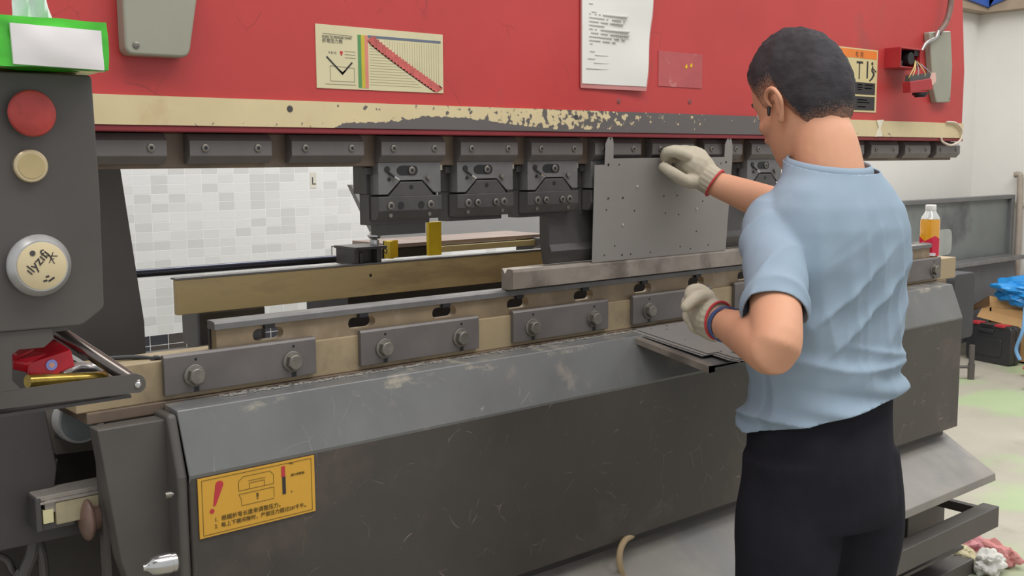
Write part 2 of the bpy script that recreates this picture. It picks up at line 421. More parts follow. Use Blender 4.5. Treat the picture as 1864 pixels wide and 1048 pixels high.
# left side frame plate
pts = [at(150, 768, 1.70), at(305, 745, 1.70), at(312, 1060, 1.70)]
bm = BM(); pry(bm, [(.575, .972), (.70, .972), (.70, .30), (.665, .60), (.595, .745), (.575, .80)][:2] + [(.706, .28), (.665, .52), (.603, .745)], 1.70, 1.74)
obj('side_plate', bm, M_dark, bed, bevel=.002)
obj('side_plate_edge', box(BM(), .590, .60, 1.74, 1.76, .6, .972), M_dark, bed)
# C shaped side frame: the upright left of the throat
bm = BM(); pry(bm, [(.40, .3), (.758, .3), (.758, 1.10), (.724, 1.42), (.724, 2.4), (.40, 2.4)], 1.95, 2.01)
obj('side_frame', bm, M_dark, bed, bevel=.003, label='dark left upright of the machine frame')
obj('bed_shelf', box(BM(), .758, 1.0, 1.97, 2.03, .985, 1.03), M_dark, bed)
bm = BM(); pry(bm, [(3.42, .3), (3.62, .3), (3.62, 1.0), (3.42, 1.0)], 2.1, 2.14)
obj('side_frame', bm, M_dark, bed)
# yellow sticker with text
p = [at(356, 870, SY-.002), at(510, 838, SY-.002), at(515, 941, SY-.002), at(361, 980, SY-.002)]
x0, x1 = .7165, .9365; z1 = .8745; z0 = .7715
yl = obj('warning_sticker', box(BM(), x0, x1, SY-.0022, SY, z0, z1), mat('yellow_sticker', (212, 160, 56), .4, var=.04), bed, label='yellow warning sticker with red exclamation mark')
W0[yl.name] = Matrix.Identity(4)
yl_parent = W0[yl.name] = bed.matrix_basis.inverted() if False else Matrix.Identity(4)
def ybm(): return BM()
FY = SY-.0028
M_ylink = mat('brown_ink', (92, 74, 34), .6); M_ylred = mat('sticker_red', (186, 52, 60), .5)
w = x1-x0; h = z1-z0
def sx(u): return x0+u*w
def sz(v): return z0+v*h
def line(bm, a, b, t, y=FY, hh=.0004):
    a = Vector((a[0], 0, a[1])); b = Vector((b[0], 0, b[1])); d = (b-a).normalized(); n = Vector((-d.z, 0, d.x))*t/2
    prism(bm, [(q.x, y, q.z) for q in (a-n, b-n, b+n, a+n)], (0, hh, 0))
bm = ybm()
for a, b in (((.03, .04), (.97, .04)), ((.97, .04), (.97, .96)), ((.97, .96), (.03, .96)), ((.03, .96), (.03, .04))):
    line(bm, (sx(a[0]), sz(a[1])), (sx(b[0]), sz(b[1])), .0007)
mach = [((.33, .66), (.33, .82)), ((.33, .82), (.37, .89)), ((.37, .89), (.60, .89)), ((.60, .89), (.63, .82)), ((.63, .82), (.63, .66)), ((.33, .66), (.63, .66)),
        ((.33, .60), (.63, .60)), ((.33, .60), (.35, .50)), ((.63, .60), (.63, .42)), ((.35, .50), (.35, .40)), ((.35, .40), (.63, .40)), ((.42, .66), (.42, .76)),
        ((.42, .76), (.55, .76)), ((.55, .76), (.55, .66)), ((.41, .80), (.56, .80))]
for a, b in mach: line(bm, (sx(a[0]), sz(a[1])), (sx(b[0]), sz(b[1])), .0006)
box(bm, sx(.478), sx(.495), FY, FY+.0004, sz(.49), sz(.56)); box(bm, sx(.48), sx(.492), FY, FY+.0004, sz(.455), sz(.475))
obj('machine_drawing', bm, M_ylink, yl)
bm = ybm(); pry(bm, [(sx(a), sz(b)) for a, b in ((.115, .50), (.135, .50), (.205, .83), (.20, .88), (.18, .905), (.155, .90), (.14, .86))], FY, FY+.0004)
cyl(bm, (sx(.105), FY, sz(.42)), (sx(.105), FY+.0004, sz(.42)), .0042, 16)
obj('exclamation_mark', bm, M_ylred, yl)
bm = ybm(); box(bm, sx(.70), sx(.733), FY, FY+.0004, sz(.74), sz(.92)); obj('gauge_bar', bm, M_ylred, yl)
bm = ybm(); box(bm, sx(.705), sx(.735), FY, FY+.0004, sz(.43), sz(.74)); obj('gauge_bar', bm, M_ink, yl)
text('lettering', '1.  根据折弯长度来调整压力。', .0098, front(sx(.12), FY, sz(.235)), M_ylink, yl)
text('lettering', '2.  每上下模间隙时，严禁压力超过20/千牛。', .0092, front(sx(.12), FY, sz(.125)), M_ylink, yl)
text('lettering', 'Max', .005, front(sx(.77), FY, sz(.93)), M_ylink, yl)
text('lettering', '(最大承载值)', .005, front(sx(.78), FY, sz(.72)), M_ylink, yl)
text('lettering', '0', .005, front(sx(.78), FY, sz(.43)), M_ylink, yl)
# bolt and silver fitting on the left of the cover
bm = BM(); cyl(bm, at(300, 902, 1.66), at(311, 900, 1.66), .006, 12); cyl(bm, at(309, 900, 1.66), at(315, 899, 1.66), .003, 12)
obj('side_bolt', bm, M_bolt, bed)
k0 = at(322, 1022, 1.60); k1 = at(262, 1033, 1.60)
bm = BM(); lathe(bm, k0, k1-k0, [(0, .012), (.004, .016), (.012, .016), (.013, .0175), (.03, .0165), (.042, .0135), (.046, .009), (.05, .006), (.056, .005)])
obj('grease_fitting', bm, M_chrome, bed, smooth=True)

# ------------------------------------------------------------------ die clamp plates
g0 = .7045
plate0 = None
names = ['far left', 'second from the left', 'third from the left', 'fourth from the left, above the sheet stack', 'fifth from the left, behind the man', 'sixth from the left, behind the man', 'rightmost, by the tea bottle']
starts = [.7055, 1.0985, 1.489, 1.8685, 2.26, 2.65, 3.055]
def hexbolt(x, z, y, root, r=.0145):
    bm = BM(); lathe(bm, (x, y, z), (0, -1, 0), [(0, .0195), (.003, .0195), (.004, .018)], 28); wsh = obj('washer', bm, M_bolt, root, smooth=True)
    bm = BM(); cyl(bm, (x, y-.004, z), (x, y-.0155, z), r*1.08, 6, rot=.3); lathe(bm, (x, y-.0155, z), (0, -1, 0), [(0, r*.98), (.0015, r*.86)], 24)
    return obj('hex_bolt', bm, M_bolt, root, bevel=.0008)
for i, (xs, nm) in enumerate(zip(starts, names)):
    L = .294
    if plate0 is None:
        t = thing('die_clamp_plate', 'dark steel die clamp plate with two hex bolts, ' + nm, 'clamp plate', (xs, 1.74, 1.002), 'die clamp plates along the bed')
        t['label'] = 'dark steel clamp plate with two hex bolts, far left on bed'
        bm = BM(); prx(bm, [(1.7395, 1.002), (1.7395, 1.067), (1.743, 1.0715), (1.7505, 1.0715), (1.7505, 1.002)], xs, xs+L)
        obj('plate', bm, M_plate, t, bevel=.0008)
        for fx in (.053, .243):
            hexbolt(xs+fx, 1.031, 1.7395, t)
            bm = BM(); box(bm, xs+fx-.001, xs+fx+.008, 1.7388, 1.741, 1.002, 1.014)
            obj('slot', bm, M_black, t)
            bm = BM(); cyl(bm, (xs+fx+.004, 1.7392, 1.059), (xs+fx+.004, 1.741, 1.059), .0028, 12)
            obj('set_screw', bm, M_black, t)
        plate0 = t
    else:
        t = dup(plate0, (xs-starts[0], 0, 0), 'dark steel clamp plate with two hex bolts, ' + nm)

# die rail with slots
rail = thing('die_rail', 'long stained steel die rail with round-ended slots above clamp plates', 'die rail', (2, 1.78, 1.062))
rx0, rx1 = .809, 3.30
rz0, rz1 = 1.055, 1.103
slots = []
sc_ = [at(488, 604, 1.755).x, at(664, 583, 1.755).x, at(813, 564, 1.755).x, at(947, 549, 1.755).x, at(1064, 532, 1.755).x, at(1170, 520, 1.755).x, at(1267, 508, 1.755).x]
pit = (sc_[6]-sc_[0])/6
for i in range(10): slots.append(sc_[0]+pit*i)
sw = .031; szl, szh = 1.074, 1.0965
bm = BM()
edges = [rx0] + [e for s in slots for e in (s-sw, s+sw)] + [rx1]
box_segments = []
for a, b in zip(edges[0::2], edges[1::2]): box(bm, a, b, 1.755, 1.775, rz0, rz1)
for s in slots:   # above and below each slot with round corners
    for sg in (-1, 1):
        c = .011
        arc = [(s+sg*(sw-c)+sg*c*math.sin(PI/2*k/5), szl+c-c*math.cos(PI/2*k/5)) for k in range(6)]
        arc2 = [(s+sg*(sw-c)+sg*c*math.sin(PI/2*k/5), szh-c+c*math.cos(PI/2*k/5)) for k in range(6)]
        pry(bm, arc + [(s+sg*sw, rz0), (s, rz0), (s, szl)], 1.755, 1.775)
        sx0 = .010
        pry(bm, arc2 + [(s+sg*sw, rz1), (s+sg*sx0, rz1), (s+sg*sx0, szh)], 1.755, 1.775)
bmesh.ops.remove_doubles(bm, verts=bm.verts, dist=1e-6)
obj('slotted_bar', bm, M_rail, rail)
bm = BM(); prx(bm, [(1.747, 1.104), (1.747, 1.115), (1.752, 1.119), (1.765, 1.1195), (1.778, 1.1195), (1.778, 1.104)], rx0-.006, rx1)
obj('top_lip', bm, M_steel, rail, bevel=.0008)
for s in slots: obj('lip_notch', box(BM(), s-.010, s+.010, 1.7465, 1.77, 1.0965, 1.1045), M_black, rail)
bm = BM(); box(bm, rx0-.002, rx0+.1, 1.778, 1.785, 1.055, 1.104)
obj('rear_clip', bm, M_steeld, rail)

# the bottom die
die = thing('bottom_die', 'scuffed steel V die on the rail below the held sheet', 'die', (2.3, 1.76, 1.12))
bm = BM(); prx(bm, [(1.722, 1.122), (1.722, 1.158), (1.725, 1.165), (1.742, 1.165), (1.750, 1.154), (1.758, 1.165), (1.762, 1.165), (1.762, 1.1196), (1.735, 1.1196)], 1.474, 2.93)
obj('die_body', bm, M_brush, die, bevel=.0006)

# right end bits of the rail: bottle shelf
bm = BM(); box(bm, 3.315, 3.40, 1.79, 1.84, 1.062, 1.115)
tag(obj('stop_block', bm, M_dark, bevel=.003), 'small dark block at right end of the die rail', 'stop block')

# ------------------------------------------------------------------ back gauge beam, rod, finger, far parts
beam = thing('back_gauge_beam', 'long cream back gauge beam behind the die rail', 'beam', (1.5, 1.95, 1.1))
bm = BM(); box(bm, .822, 3.1, 1.95, 1.965, 1.107, 1.174)
obj('beam_face', bm, M_beam, beam, bevel=.0015)
bm = BM(); box(bm, .822, 3.1, 1.949, 1.975, 1.1745, 1.178)
obj('beam_top', bm, M_steel, beam)
bm = BM(); c = at(675, 501, 1.949); cyl(bm, (c.x, 1.9495, c.z), (c.x, 1.951, c.z), .0035, 14)
obj('screw_hole', bm, M_black, beam)
rod = BM(); tube(rod, [(.72, 2.09, 1.178), (1.34, 2.09, 1.178)], .0085, smooth=False, n=20)
tag(obj('guide_rod', rod, mat('black_oxide_rod', (70, 72, 84), .22, metal=.7), smooth=True), 'thin black guide rod running across the throat above beam', 'rod')
# gauge finger with knob
fg = thing('gauge_finger', 'dark back gauge finger stop with round knob on top', 'gauge stop', (1.26, 1.97, 1.175))
a = at(643, 480, 1.96); b = at(692, 448, 1.96)
bm = BM(); box(bm, a.x, a.x+.012, 1.955, 2.03, 1.174, b.z); box(bm, b.x-.012, b.x, 1.955, 2.03, 1.174, b.z)
box(bm, a.x+.012, b.x-.012, 1.975, 2.03, 1.174, b.z-.004); box(bm, a.x+.02, a.x+.030, 1.965, 1.976, 1.174, b.z-.012)
obj('finger_body', bm, M_steeld, fg, bevel=.001)
bm = BM(); box(bm, a.x-.002, b.x+.008, 1.945, 2.035, b.z-.004, b.z+.002)
obj('finger_plate', bm, M_steeld, fg, bevel=.0008)
k = at(682, 448, 1.98)
bm = BM(); lathe(bm, (k.x, 1.98, b.z+.001), (0, 0, 1), [(0, .0105), (.012, .0105), (.0125, .008), (.018, .0135), (.0195, .0155), (.0235, .0155), (.025, .011), (.029, .011), (.030, .009)], 24)
obj('knob', bm, M_chrome, fg, smooth=True)
bm = BM(); tube(bm, [(b.x+.004, 1.95, b.z-.004), (b.x+.009, 1.948, b.z-.008), (b.x+.008, 1.948, b.z-.015), (b.x+.002, 1.949, b.z-.012)], .0014, 8)
obj('spring_hook', bm, M_steeld, fg, smooth=True)
# yellow brackets
y1a, y1b = at(778, 465, 1.962), at(800, 403, 1.962)
bm = BM(); box(bm, y1a.x, y1b.x, 1.955, 1.965, y1a.z, y1b.z)
tag(obj('yellow_strip', bm, M_yellow, bevel=.0006), 'upright yellow flat strip hanging below first punch holder', 'strip')
a = at(702, 470, 2.05); b = at(724, 437, 2.05)
bm = BM(); box(bm, a.x, a.x+.010, 2.03, 2.06, a.z, b.z); box(bm, a.x, b.x+.004, 2.055, 2.06, a.z, b.z)
tag(obj('yellow_bracket', bm, M_yellow, bevel=.0006), 'short yellow angle bracket right of the gauge finger', 'bracket')
# cross slide behind
cs = thing('gauge_slide', 'cream and brown slide rail behind the punches, seen under holders', 'slide rail', (1.7, 2.12, 1.18))
a = at(800, 458, 2.12); b = at(985, 430, 2.12)
bm = BM(); box(bm, a.x-.004, b.x+.035, 2.12, 2.16, a.z-.002, a.z+.013)
obj('rail_front', bm, mat('pale_cream', (226, 206, 150), .45), cs, bevel=.0008)
bm = BM(); box(bm, a.x-.14, b.x+.03, 2.13, 2.30, a.z+.016, a.z+.026)
obj('rail_top', bm, mat('pinkish_rail', (158, 138, 128), .5, var=.2, scale=9), cs, bevel=.001)
c = at(979, 455, 2.10)
bm = BM(); lathe(bm, (c.x, 2.11, c.z-.004), (0, -1, 0), [(0, .0115), (.012, .0115), (.0125, .007), (.014, .007)], 20)
obj('bearing', bm, M_chrome, cs, smooth=True)
bm = BM(); box(bm, c.x+.008, c.x+.028, 2.09, 2.2, c.z-.012, c.z+.032); obj('end_block', bm, M_steel, cs, bevel=.003)
bm = BM(); box(bm, a.x-.15, a.x-.01, 2.15, 2.26, a.z-.01, a.z+.014); obj('dark_block', bm, M_steeld, cs, bevel=.002)  # dark steel block under the left end of the rail top
a = at(686, 432, 2.3); b = at(1010, 392, 2.3)
bm = BM(); prx(bm, [(2.31, a.z-.03), (2.33, a.z-.03), (2.47, b.z+.10), (2.45, b.z+.10)], a.x+.02, 3.35)
tag(obj('rear_guard_panel', bm, mat('light_grey_panel', (132, 130, 127), .5, var=.05, scale=3)), 'plain light grey rear panel behind the punch holders', 'panel')
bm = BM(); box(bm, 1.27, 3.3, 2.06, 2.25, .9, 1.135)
tag(obj('bed_rear_body', bm, mat('near_black_steel', (50, 48, 50), .5), bevel=.002), 'dark body of the back gauge under the cream beam', 'machine body')  # near-black steel body below the beam
bm = BM(); box(bm, .90, 1.05, 2.03, 2.12, 1.02, 1.10)
tag(obj('gauge_motor', bm, M_steeld, bevel=.008), 'dark block under left end of the cream beam', 'motor')

# ------------------------------------------------------------------ ram
ram = thing('press_brake_ram', 'big red upper ram of the press brake with peeling cream strip', 'press brake', (2, 1.72, 1.45))
RY = 1.68
bm = BM(); pry(bm, [(.45, 1.458), (3.333, 1.458), (3.334, 1.667), (3.30, 1.90), (3.24, 2.5), (.45, 2.5)], RY, RY+.05)
obj('red_body', bm, M_red, ram, bevel=.003)
def strip_mat():
    m = mat('peeling_cream_paint', (208, 190, 148), .5, var=.08, scale=6, col2=(188, 158, 112), amt=.6, s2=8, thr=.58)
    nt = m.node_tree; N = nt.nodes; L = nt.links; b = N['Principled BSDF']; src = b.inputs['Base Color'].links[0].from_socket
    tc = N.new('ShaderNodeTexCoord'); sp = N.new('ShaderNodeSeparateXYZ'); L.new(tc.outputs['Object'], sp.inputs[0])
    def M(op, a, bb):
        q = N.new('ShaderNodeMath'); q.operation = op
        for s, v in ((q.inputs[0], a), (q.inputs[1], bb)):
            if hasattr(v, 'links'): L.new(v, s)
            else: s.default_value = v
        return q.outputs[0]
    n = N.new('ShaderNodeTexNoise'); n.inputs['Scale'].default_value = 70; n.inputs['Detail'].default_value = 6; L.new(tc.outputs['Object'], n.inputs['Vector'])
    ra = N.new('ShaderNodeValToRGB'); e = ra.color_ramp.elements      # how much paint is gone along the length
    e[0].position = 0; e[0].color = (.0,)*3+(1,); e[1].position = 1; e[1].color = (.0,)*3+(1,)
    def stop(x, v):
        q = e.new((x-.55)/2.8); q.color = (v, v, v, 1)
    for x, v in ((.85, .03), (1.0, .04), (1.10, .10), (1.25, .14), (1.38, .17), (1.6, .22), (1.74, .30), (1.86, .38), (2.0, .36), (2.12, .50), (2.2, .42), (2.32, .34), (2.5, .1), (2.7, .05)): stop(x, v)
    mr = N.new('ShaderNodeMapRange'); mr.inputs['From Min'].default_value = .55; mr.inputs['From Max'].default_value = 3.35; L.new(sp.outputs['X'], mr.inputs['Value'])
    L.new(mr.outputs[0], ra.inputs[0])
    # the lower edge wears first
    zr = N.new('ShaderNodeMapRange'); zr.inputs['From Min'].default_value = 1.4565; zr.inputs['From Max'].default_value = 1.482; zr.inputs['To Min'].default_value = .22; zr.inputs['To Max'].default_value = 0
    L.new(sp.outputs['Z'], zr.inputs['Value'])
    # a bare patch along the lower edge
    xr = N.new('ShaderNodeValToRGB'); e2 = xr.color_ramp.elements; e2[0].position = 0; e2[0].color = (0, 0, 0, 1); e2[1].position = 1; e2[1].color = (0, 0, 0, 1)
    for x, v in ((1.0, 0), (1.035, .35), (1.15, .55), (1.22, .9), (1.32, .8), (1.42, .5), (1.55, .2), (1.9, .3), (2.3, .3), (2.45, 0)):
        q = e2.new((x-.55)/2.8); q.color = (v, v, v, 1)
    L.new(mr.outputs[0], xr.inputs[0])
    zz = N.new('ShaderNodeMapRange'); zz.inputs['From Min'].default_value = 1.4565; zz.inputs['From Max'].default_value = 1.488; zz.inputs['To Min'].default_value = 0; zz.inputs['To Max'].default_value = 1
    L.new(sp.outputs['Z'], zz.inputs['Value'])
    patch = M('SUBTRACT', xr.outputs[0], zz.outputs[0])
    patch = M('MULTIPLY', M('MAXIMUM', patch, 0.0), 2.2)
    tot = M('ADD', M('ADD', n.outputs[0], ra.outputs[0]), M('ADD', M('MULTIPLY', zr.outputs[0], .5), patch))
    g = N.new('ShaderNodeMapRange'); g.inputs['From Min'].default_value = .735; g.inputs['From Max'].default_value = .775; L.new(tot, g.inputs['Value'])
    x = N.new('ShaderNodeMix'); x.data_type = 'RGBA'; L.new(g.outputs[0], x.inputs[0]); L.new(src, x.inputs[6]); x.inputs[7].default_value = (*lin((96, 90, 88)), 1)
    L.new(x.outputs[2], b.inputs['Base Color']); return m
bm = BM(); box(bm, .45, 3.325, RY-.008, RY+.01, 1.4575, 1.5035)
obj('cream_strip', bm, strip_mat(), ram, label='cream painted strip, peeling to bare metal in the middle')
obj('bounce_blocker', box(BM(), .46, 3.2, RY+.051, RY+.09, 1.45, 2.4), M_dark, ram)  # unseen dark plate added to keep red bounce off the rear panel
bm = BM(); prx(bm, [(RY-.006, 1.447), (RY-.006, 1.4575), (RY+.04, 1.4575), (RY+.04, 1.447)], .45, 3.33)
obj('red_lip', bm, M_redside, ram, bevel=.002)
bm = BM(); box(bm, .45, 3.335, 1.715, 1.80, 1.388, 1.447)
obj('tool_bar', bm, M_brown, ram, bevel=.002)
for px in ((528, 198), (1049, 213)):
    c = at(*px, RY-.0085); bm = BM(); lathe(bm, (c.x, RY-.0078, c.z), (0, -1, 0), [(0, .006), (.001, .0055), (.0012, .003)], 16); obj('strip_screw', bm, M_steeld, ram)
# smudges: stud marks on the red
for px in ((1127, 184), (1256, 185)):
    c = at(*px, RY-.001); bm = BM(); lathe(bm, (c.x, RY+.001, c.z), (0, -1, 0), [(0, .0075), (.002, .006), (.0024, .003)], 16); obj('filled_stud', bm, mat('dirty_red', (136, 70, 66), .5), ram, smooth=True)
# chart plate
cx0, cx1 = at(574, 43, RY-.002).x, at(806, 66, RY-.002).x
cz1, cz0 = at(574, 43, RY).z, at(579, 160, RY).z
CYY = RY-.0016
ch = obj('bending_chart', box(BM(), cx0, cx1, CYY, RY, cz0, cz1), mat('aged_chart_paper', (206, 196, 158), .4, var=.05, scale=10, col2=(176, 166, 130), amt=.4, s2=9), ram, label='cream bending force chart with red diagonal band and coloured bars')
W0[ch.name] = Matrix.Identity(4)
cw, chh = cx1-cx0, cz1-cz0
def cu(u): return cx0+u*cw
def cv(v): return cz1-v*chh
CF_ = CYY-.0005
def patchm(name, rects, m):
    bm = BM()
    for u0_, v0_, u1_, v1_ in rects: box(bm, cu(u0_), cu(u1_), CF_, CF_+.0006, cv(v1_), cv(v0_))
    return obj(name, bm, m, ch)
patchm('green_bar', [(.31, .12, .335, .97)], mat('chart_green', (84, 138, 84), .5))
patchm('yellow_bar', [(.335, .12, .362, .97)], mat('chart_yellow', (190, 174, 50), .5))
patchm('pink_bar', [(.362, .12, .388, .97)], mat('chart_pink', (206, 128, 110), .5))
patchm('blue_bar', [(.388, .115, .98, .155)], mat('chart_blue', (96, 104, 120), .5))
up_, dn_ = [], []
for i in range(24):
    t = i/23; u = .395+t*.565; v = .17+t**.92*.80
    nx = .395+min(1, (i+1)/23)*.565
    up_ += [(cu(u+.03), cv(v-.045)), (cu(nx+.03), cv(v-.045))]; dn_ += [(cu(u-.012), cv(min(.985, v+.02))), (cu(u-.012), cv(min(.985, v+.05)))]
bm = BM(); pry(bm, up_+dn_[::-1], CF_-.0002, CF_+.0006); bmesh.ops.triangulate(bm, faces=list(bm.faces))
obj('red_band', bm, mat('chart_red', (192, 92, 86), .5, var=.25, scale=60), ch)
rr = [(.40, .28+.045*i, .40+min(.56, .05+.026*i), .283+.045*i) for i in range(15)] + [(.52+.02*i, .18, .5212+.02*i, .22+.034*i) for i in range(23)]
patchm('grid_lines', rr, mat('chart_line', (170, 162, 132), .6))
bm = BM(); 
line(bm, (cu(.075), cv(.50)), (cu(.19), cv(.76)), .003, CF_, .0006); line(bm, (cu(.19), cv(.76)), (cu(.265), cv(.57)), .003, CF_, .0006)
pry(bm, [(cu(.15), cv(.66)), (cu(.19), cv(.78)), (cu(.225), cv(.68)), (cu(.19), cv(.73))], CF_, CF_+.0005)
obj('bend_diagram', bm, M_ink, ch)
bm = BM()
for a, b in (((.10, .64), (.28, .66)), ((.28, .66), (.28, .88)), ((.28, .88), (.10, .88)), ((.10, .88), (.10, .64)), ((.05, .14), (.27, .15)), ((.21, .40), (.29, .40)), ((.21, .45), (.29, .45)), ((.21, .50), (.29, .50)), ((.06, .93), (.29, .93))):
    line(bm, (cu(a[0]), cv(a[1])), (cu(b[0]), cv(b[1])), .0006, CF_, .0006)
obj('diagram_lines', bm, M_inkgrey, ch)
patchm('punch_mark', [(.175, .40, .195, .44), (.18, .44, .19, .47)], M_ylred)
text('lettering', 'GUIDE TO PRESSURE CHART', .0062, front(cu(.045), CF_, cv(.205), sx=.78), M_inkgrey, ch)
text('lettering', '折弯压力表', .0085, front(cu(.045), CF_, cv(.275)), M_inkgrey, ch)
text('lettering', 'V 8-12', .006, front(cu(.09), CF_, cv(.45)), M_inkgrey, ch)
# small worn pocket sticker
a, b = at(1198, 92, RY), at(1277, 161, RY)
bm = BM(); box(bm, a.x, b.x, RY-.0015, RY, b.z, a.z)
pk = obj('worn_sticker', bm, mat('worn_red_film', (178, 84, 84), .22, var=.12, scale=14, col2=(206, 160, 150), amt=.7, s2=18, thr=.58), ram, label='worn see-through square sticker with two yellow specks'); W0[pk.name] = Matrix.Identity(4)
bm = BM()
for px in ((1249, 121), (1258, 119)):
    c = at(*px, RY-.002); pry(bm, [(c.x-.004, c.z-.002), (c.x, c.z-.006), (c.x+.005, c.z-.001), (c.x+.002, c.z+.006)], RY-.0024, RY-.0014)
obj('yellow_speck', bm, M_yellow, pk)
# danger sign right of the head
dx0, dx1 = 2.615, at(1597, 100, RY).x; dz1 = at(1597, 92, RY).z; dz0 = at(1592, 205, RY).z
ds = obj('danger_sign', box(BM(), dx0, dx1, RY-.0018, RY, dz0, dz1), mat('sign_cream', (206, 190, 140), .4, var=.04), ram, label='cream and black danger sign with orange header and pictograms')
W0[ds.name] = Matrix.Identity(4); DY = RY-.0024
dw, dh = dx1-dx0, dz1-dz0
def du(u): return dx0+u*dw
def dv(v): return dz1-v*dh
def dr(name, rects, m):
    bm = BM()
    for u0_, v0_, u1_, v1_ in rects: box(bm, du(u0_), du(u1_), DY, DY+.0006, dv(v1_), dv(v0_))
    return obj(name, bm, m, ds)
dr('header', [(.03, .02, .97, .15)], mat('sign_orange', (222, 122, 44), .45))
dr('text_panel', [(.04, .53, .95, .72), (.04, .75, .95, .97)], M_ink)
dr('picture_bars', [(.46, .20, .62, .235), (.52, .22, .545, .48), (.72, .19, .755, .46)], M_ink)
bm = BM()
for a, b, t in (((.88, .26), (.85, .33), .006), ((.85, .33), (.92, .38), .007), ((.92, .38), (.86, .46), .007), ((.86, .46), (.80, .50), .005), ((.88, .30), (.97, .35), .004)):
    line(bm, (du(a[0]), dv(a[1])), (du(b[0]), dv(b[1])), t, DY, .0006)
cyl(bm, (du(.86), DY, dv(.22)), (du(.86), DY+.0006, dv(.22)), .005, 12)
obj('falling_figure', bm, M_ink, ds)
dr('text_lines', [(.5, .56, .62, .575), (.5, .60, .62, .615), (.5, .64, .60, .655), (.68, .56, .90, .575), (.68, .61, .86, .625), (.5, .80, .75, .815), (.5, .84, .82, .855), (.5, .91, .72, .925)], mat('sign_pale', (160, 158, 148), .5))
text('lettering', '危  险', .016, front(du(.42), DY-.0001, dv(.125)), M_ink, ds)

# paper notice in plastic sleeve
a, b = at(1055, 160, RY), at(1170, 161, RY)
nt_ = thing('paper_notice', 'white typed notice in clear plastic sleeve hanging on red ram', 'notice', (a.x+.09, RY-.004, a.z))
zb = a.z; zt_ = 2.02
def bend(bm, amp):
    for v in bm.verts: v.co.y -= amp*(.5+.5*math.sin((v.co.z-zb)*14))*max(0, (v.co.x-a.x)/.2)
bm = BM(); n = 26
pa = []
xl0, xr0 = a.x, b.x
def sheet_strip(bm, xl, xr, z0, z1, y, th=.0006, flare=.02):
    g = []
    for i in range(n+1):
        z = z0+(z1-z0)*i/n; row = []
        for j in range(9):
            f = j/8; xx = xl+(xr+flare*((z-z0)/.16 if z-z0 < .16 else 1)-xl)*f
            yy = y-.010*f*f*(.4+.6*math.sin((z-z0)*18+1)**2)
            row.append(bm.verts.new((xx, yy, z)))
        g.append(row)
    for r1, r2 in zip(g, g[1:]):
        for j in range(8): bm.faces.new((r1[j], r1[j+1], r2[j+1], r2[j]))
    r = bmesh.ops.extrude_face_region(bm, geom=list(bm.faces))
    bmesh.ops.translate(bm, verts=[e for e in r['geom'] if isinstance(e, bmesh.types.BMVert)], vec=(0, th, 0))
sheet_strip(bm, xl0, xr0, zb, zt_, RY-.0035, .0008)
obj('plastic_sleeve', bm, mat('clear_sleeve', (196, 130, 124), .2, var=.03, coat=.3), nt_, smooth=True)
bm = BM(); sheet_strip(bm, xl0+.003, xr0-.003, at(1058, 152, RY).z, zt_-.003, RY-.0048, .0006)
obj('paper', bm, mat('stained_paper', (222, 220, 212), .7, var=.03, scale=6, col2=(206, 188, 140), amt=.7, s2=7, thr=.6), nt_, smooth=True)
bm = BM()
zt0 = at(1090, 28, RY).z; pitch = (zt0-at(1090, 76, RY).z)/7
for i in range(8):
    x = xl0+.024; L_ = [.12, .115, .12, .05, .13, .13, .115, .09][i]
    for q in range(int(L_/.006)):
        if random.random() < .85:
            zz = zt0-i*pitch; f = (x-xl0)/.17
            box(bm, x, x+.0048, RY-.0060-.010*f*f, RY-.0052, zz, zz+.0022)
        x += .0058
for (px, py, L_) in ((1069, 7, .012), (1074, 22, .014), (1071, 80, .008), (1071, 94, .014), (1080, 101, .04), (1067, 107, .022), (1078, 115, .05), (1064, 125, .14)):
    c = at(px, py, RY); f = .4
    box(bm, c.x, c.x+L_, RY-.0064, RY-.0056, c.z, c.z+.0016)
obj('typed_lines', bm, mat('print_grey', (196, 193, 186), .7), nt_)

# cover plates on the ram
def plate_outline(pts, r=.012):
    out = []
    P = [Vector((p.x, p.z)) for p in pts]; n = len(P)
    for i in range(n):
        a_, b_, c_ = P[i-1], P[i], P[(i+1) % n]
        d1 = (a_-b_).normalized(); d2 = (c_-b_).normalized()
        s = b_+d1*r; e = b_+d2*r
        for k in range(6):
            t = k/5; q = (1-t)**2*s+2*t*(1-t)*b_+t*t*e; out.append((q.x, q.y))
    return out
cvp = thing('ram_cover', 'beige rounded cover plate with one screw, upper left of ram', 'cover plate', (.75, RY, 1.6))
o1 = plate_outline([at(221, -60, RY-.03), at(229, 99, RY-.03), at(345, 105, RY-.03), at(367, -60, RY-.03)], .014)
bm = BM(); pry(bm, o1, RY-.03, RY); obj('cover', bm, M_beige, cvp, bevel=.004, seg=3, smooth=True)
c = at(248, 82, RY-.031); bm = BM(); lathe(bm, (c.x, RY-.0295, c.z), (0, -1, 0), [(0, .0055), (.002, .0052), (.003, .003)], 18); sc1 = obj('screw', bm, M_bolt, cvp, smooth=True)
cv2 = thing('ram_cover', 'narrow beige cover plate behind hanging switch box, right end of ram', 'cover plate', (3.1, RY, 1.6))
o1 = plate_outline([at(1692, 58, RY-.02), at(1699, 160, RY-.02), at(1705, 187, RY-.02), at(1730, 186, RY-.02), at(1734, 120, RY-.02), at(1731, 56, RY-.02)], .007)
bm = BM(); pry(bm, o1, RY-.02, RY); obj('cover', bm, M_beige, cv2, bevel=.003, smooth=True)
c = at(1729, 179, RY-.021); bm = BM(); lathe(bm, (c.x, RY-.0198, c.z), (0, -1, 0), [(0, .004), (.002, .003)], 12); obj('screw', bm, M_bolt, cv2)

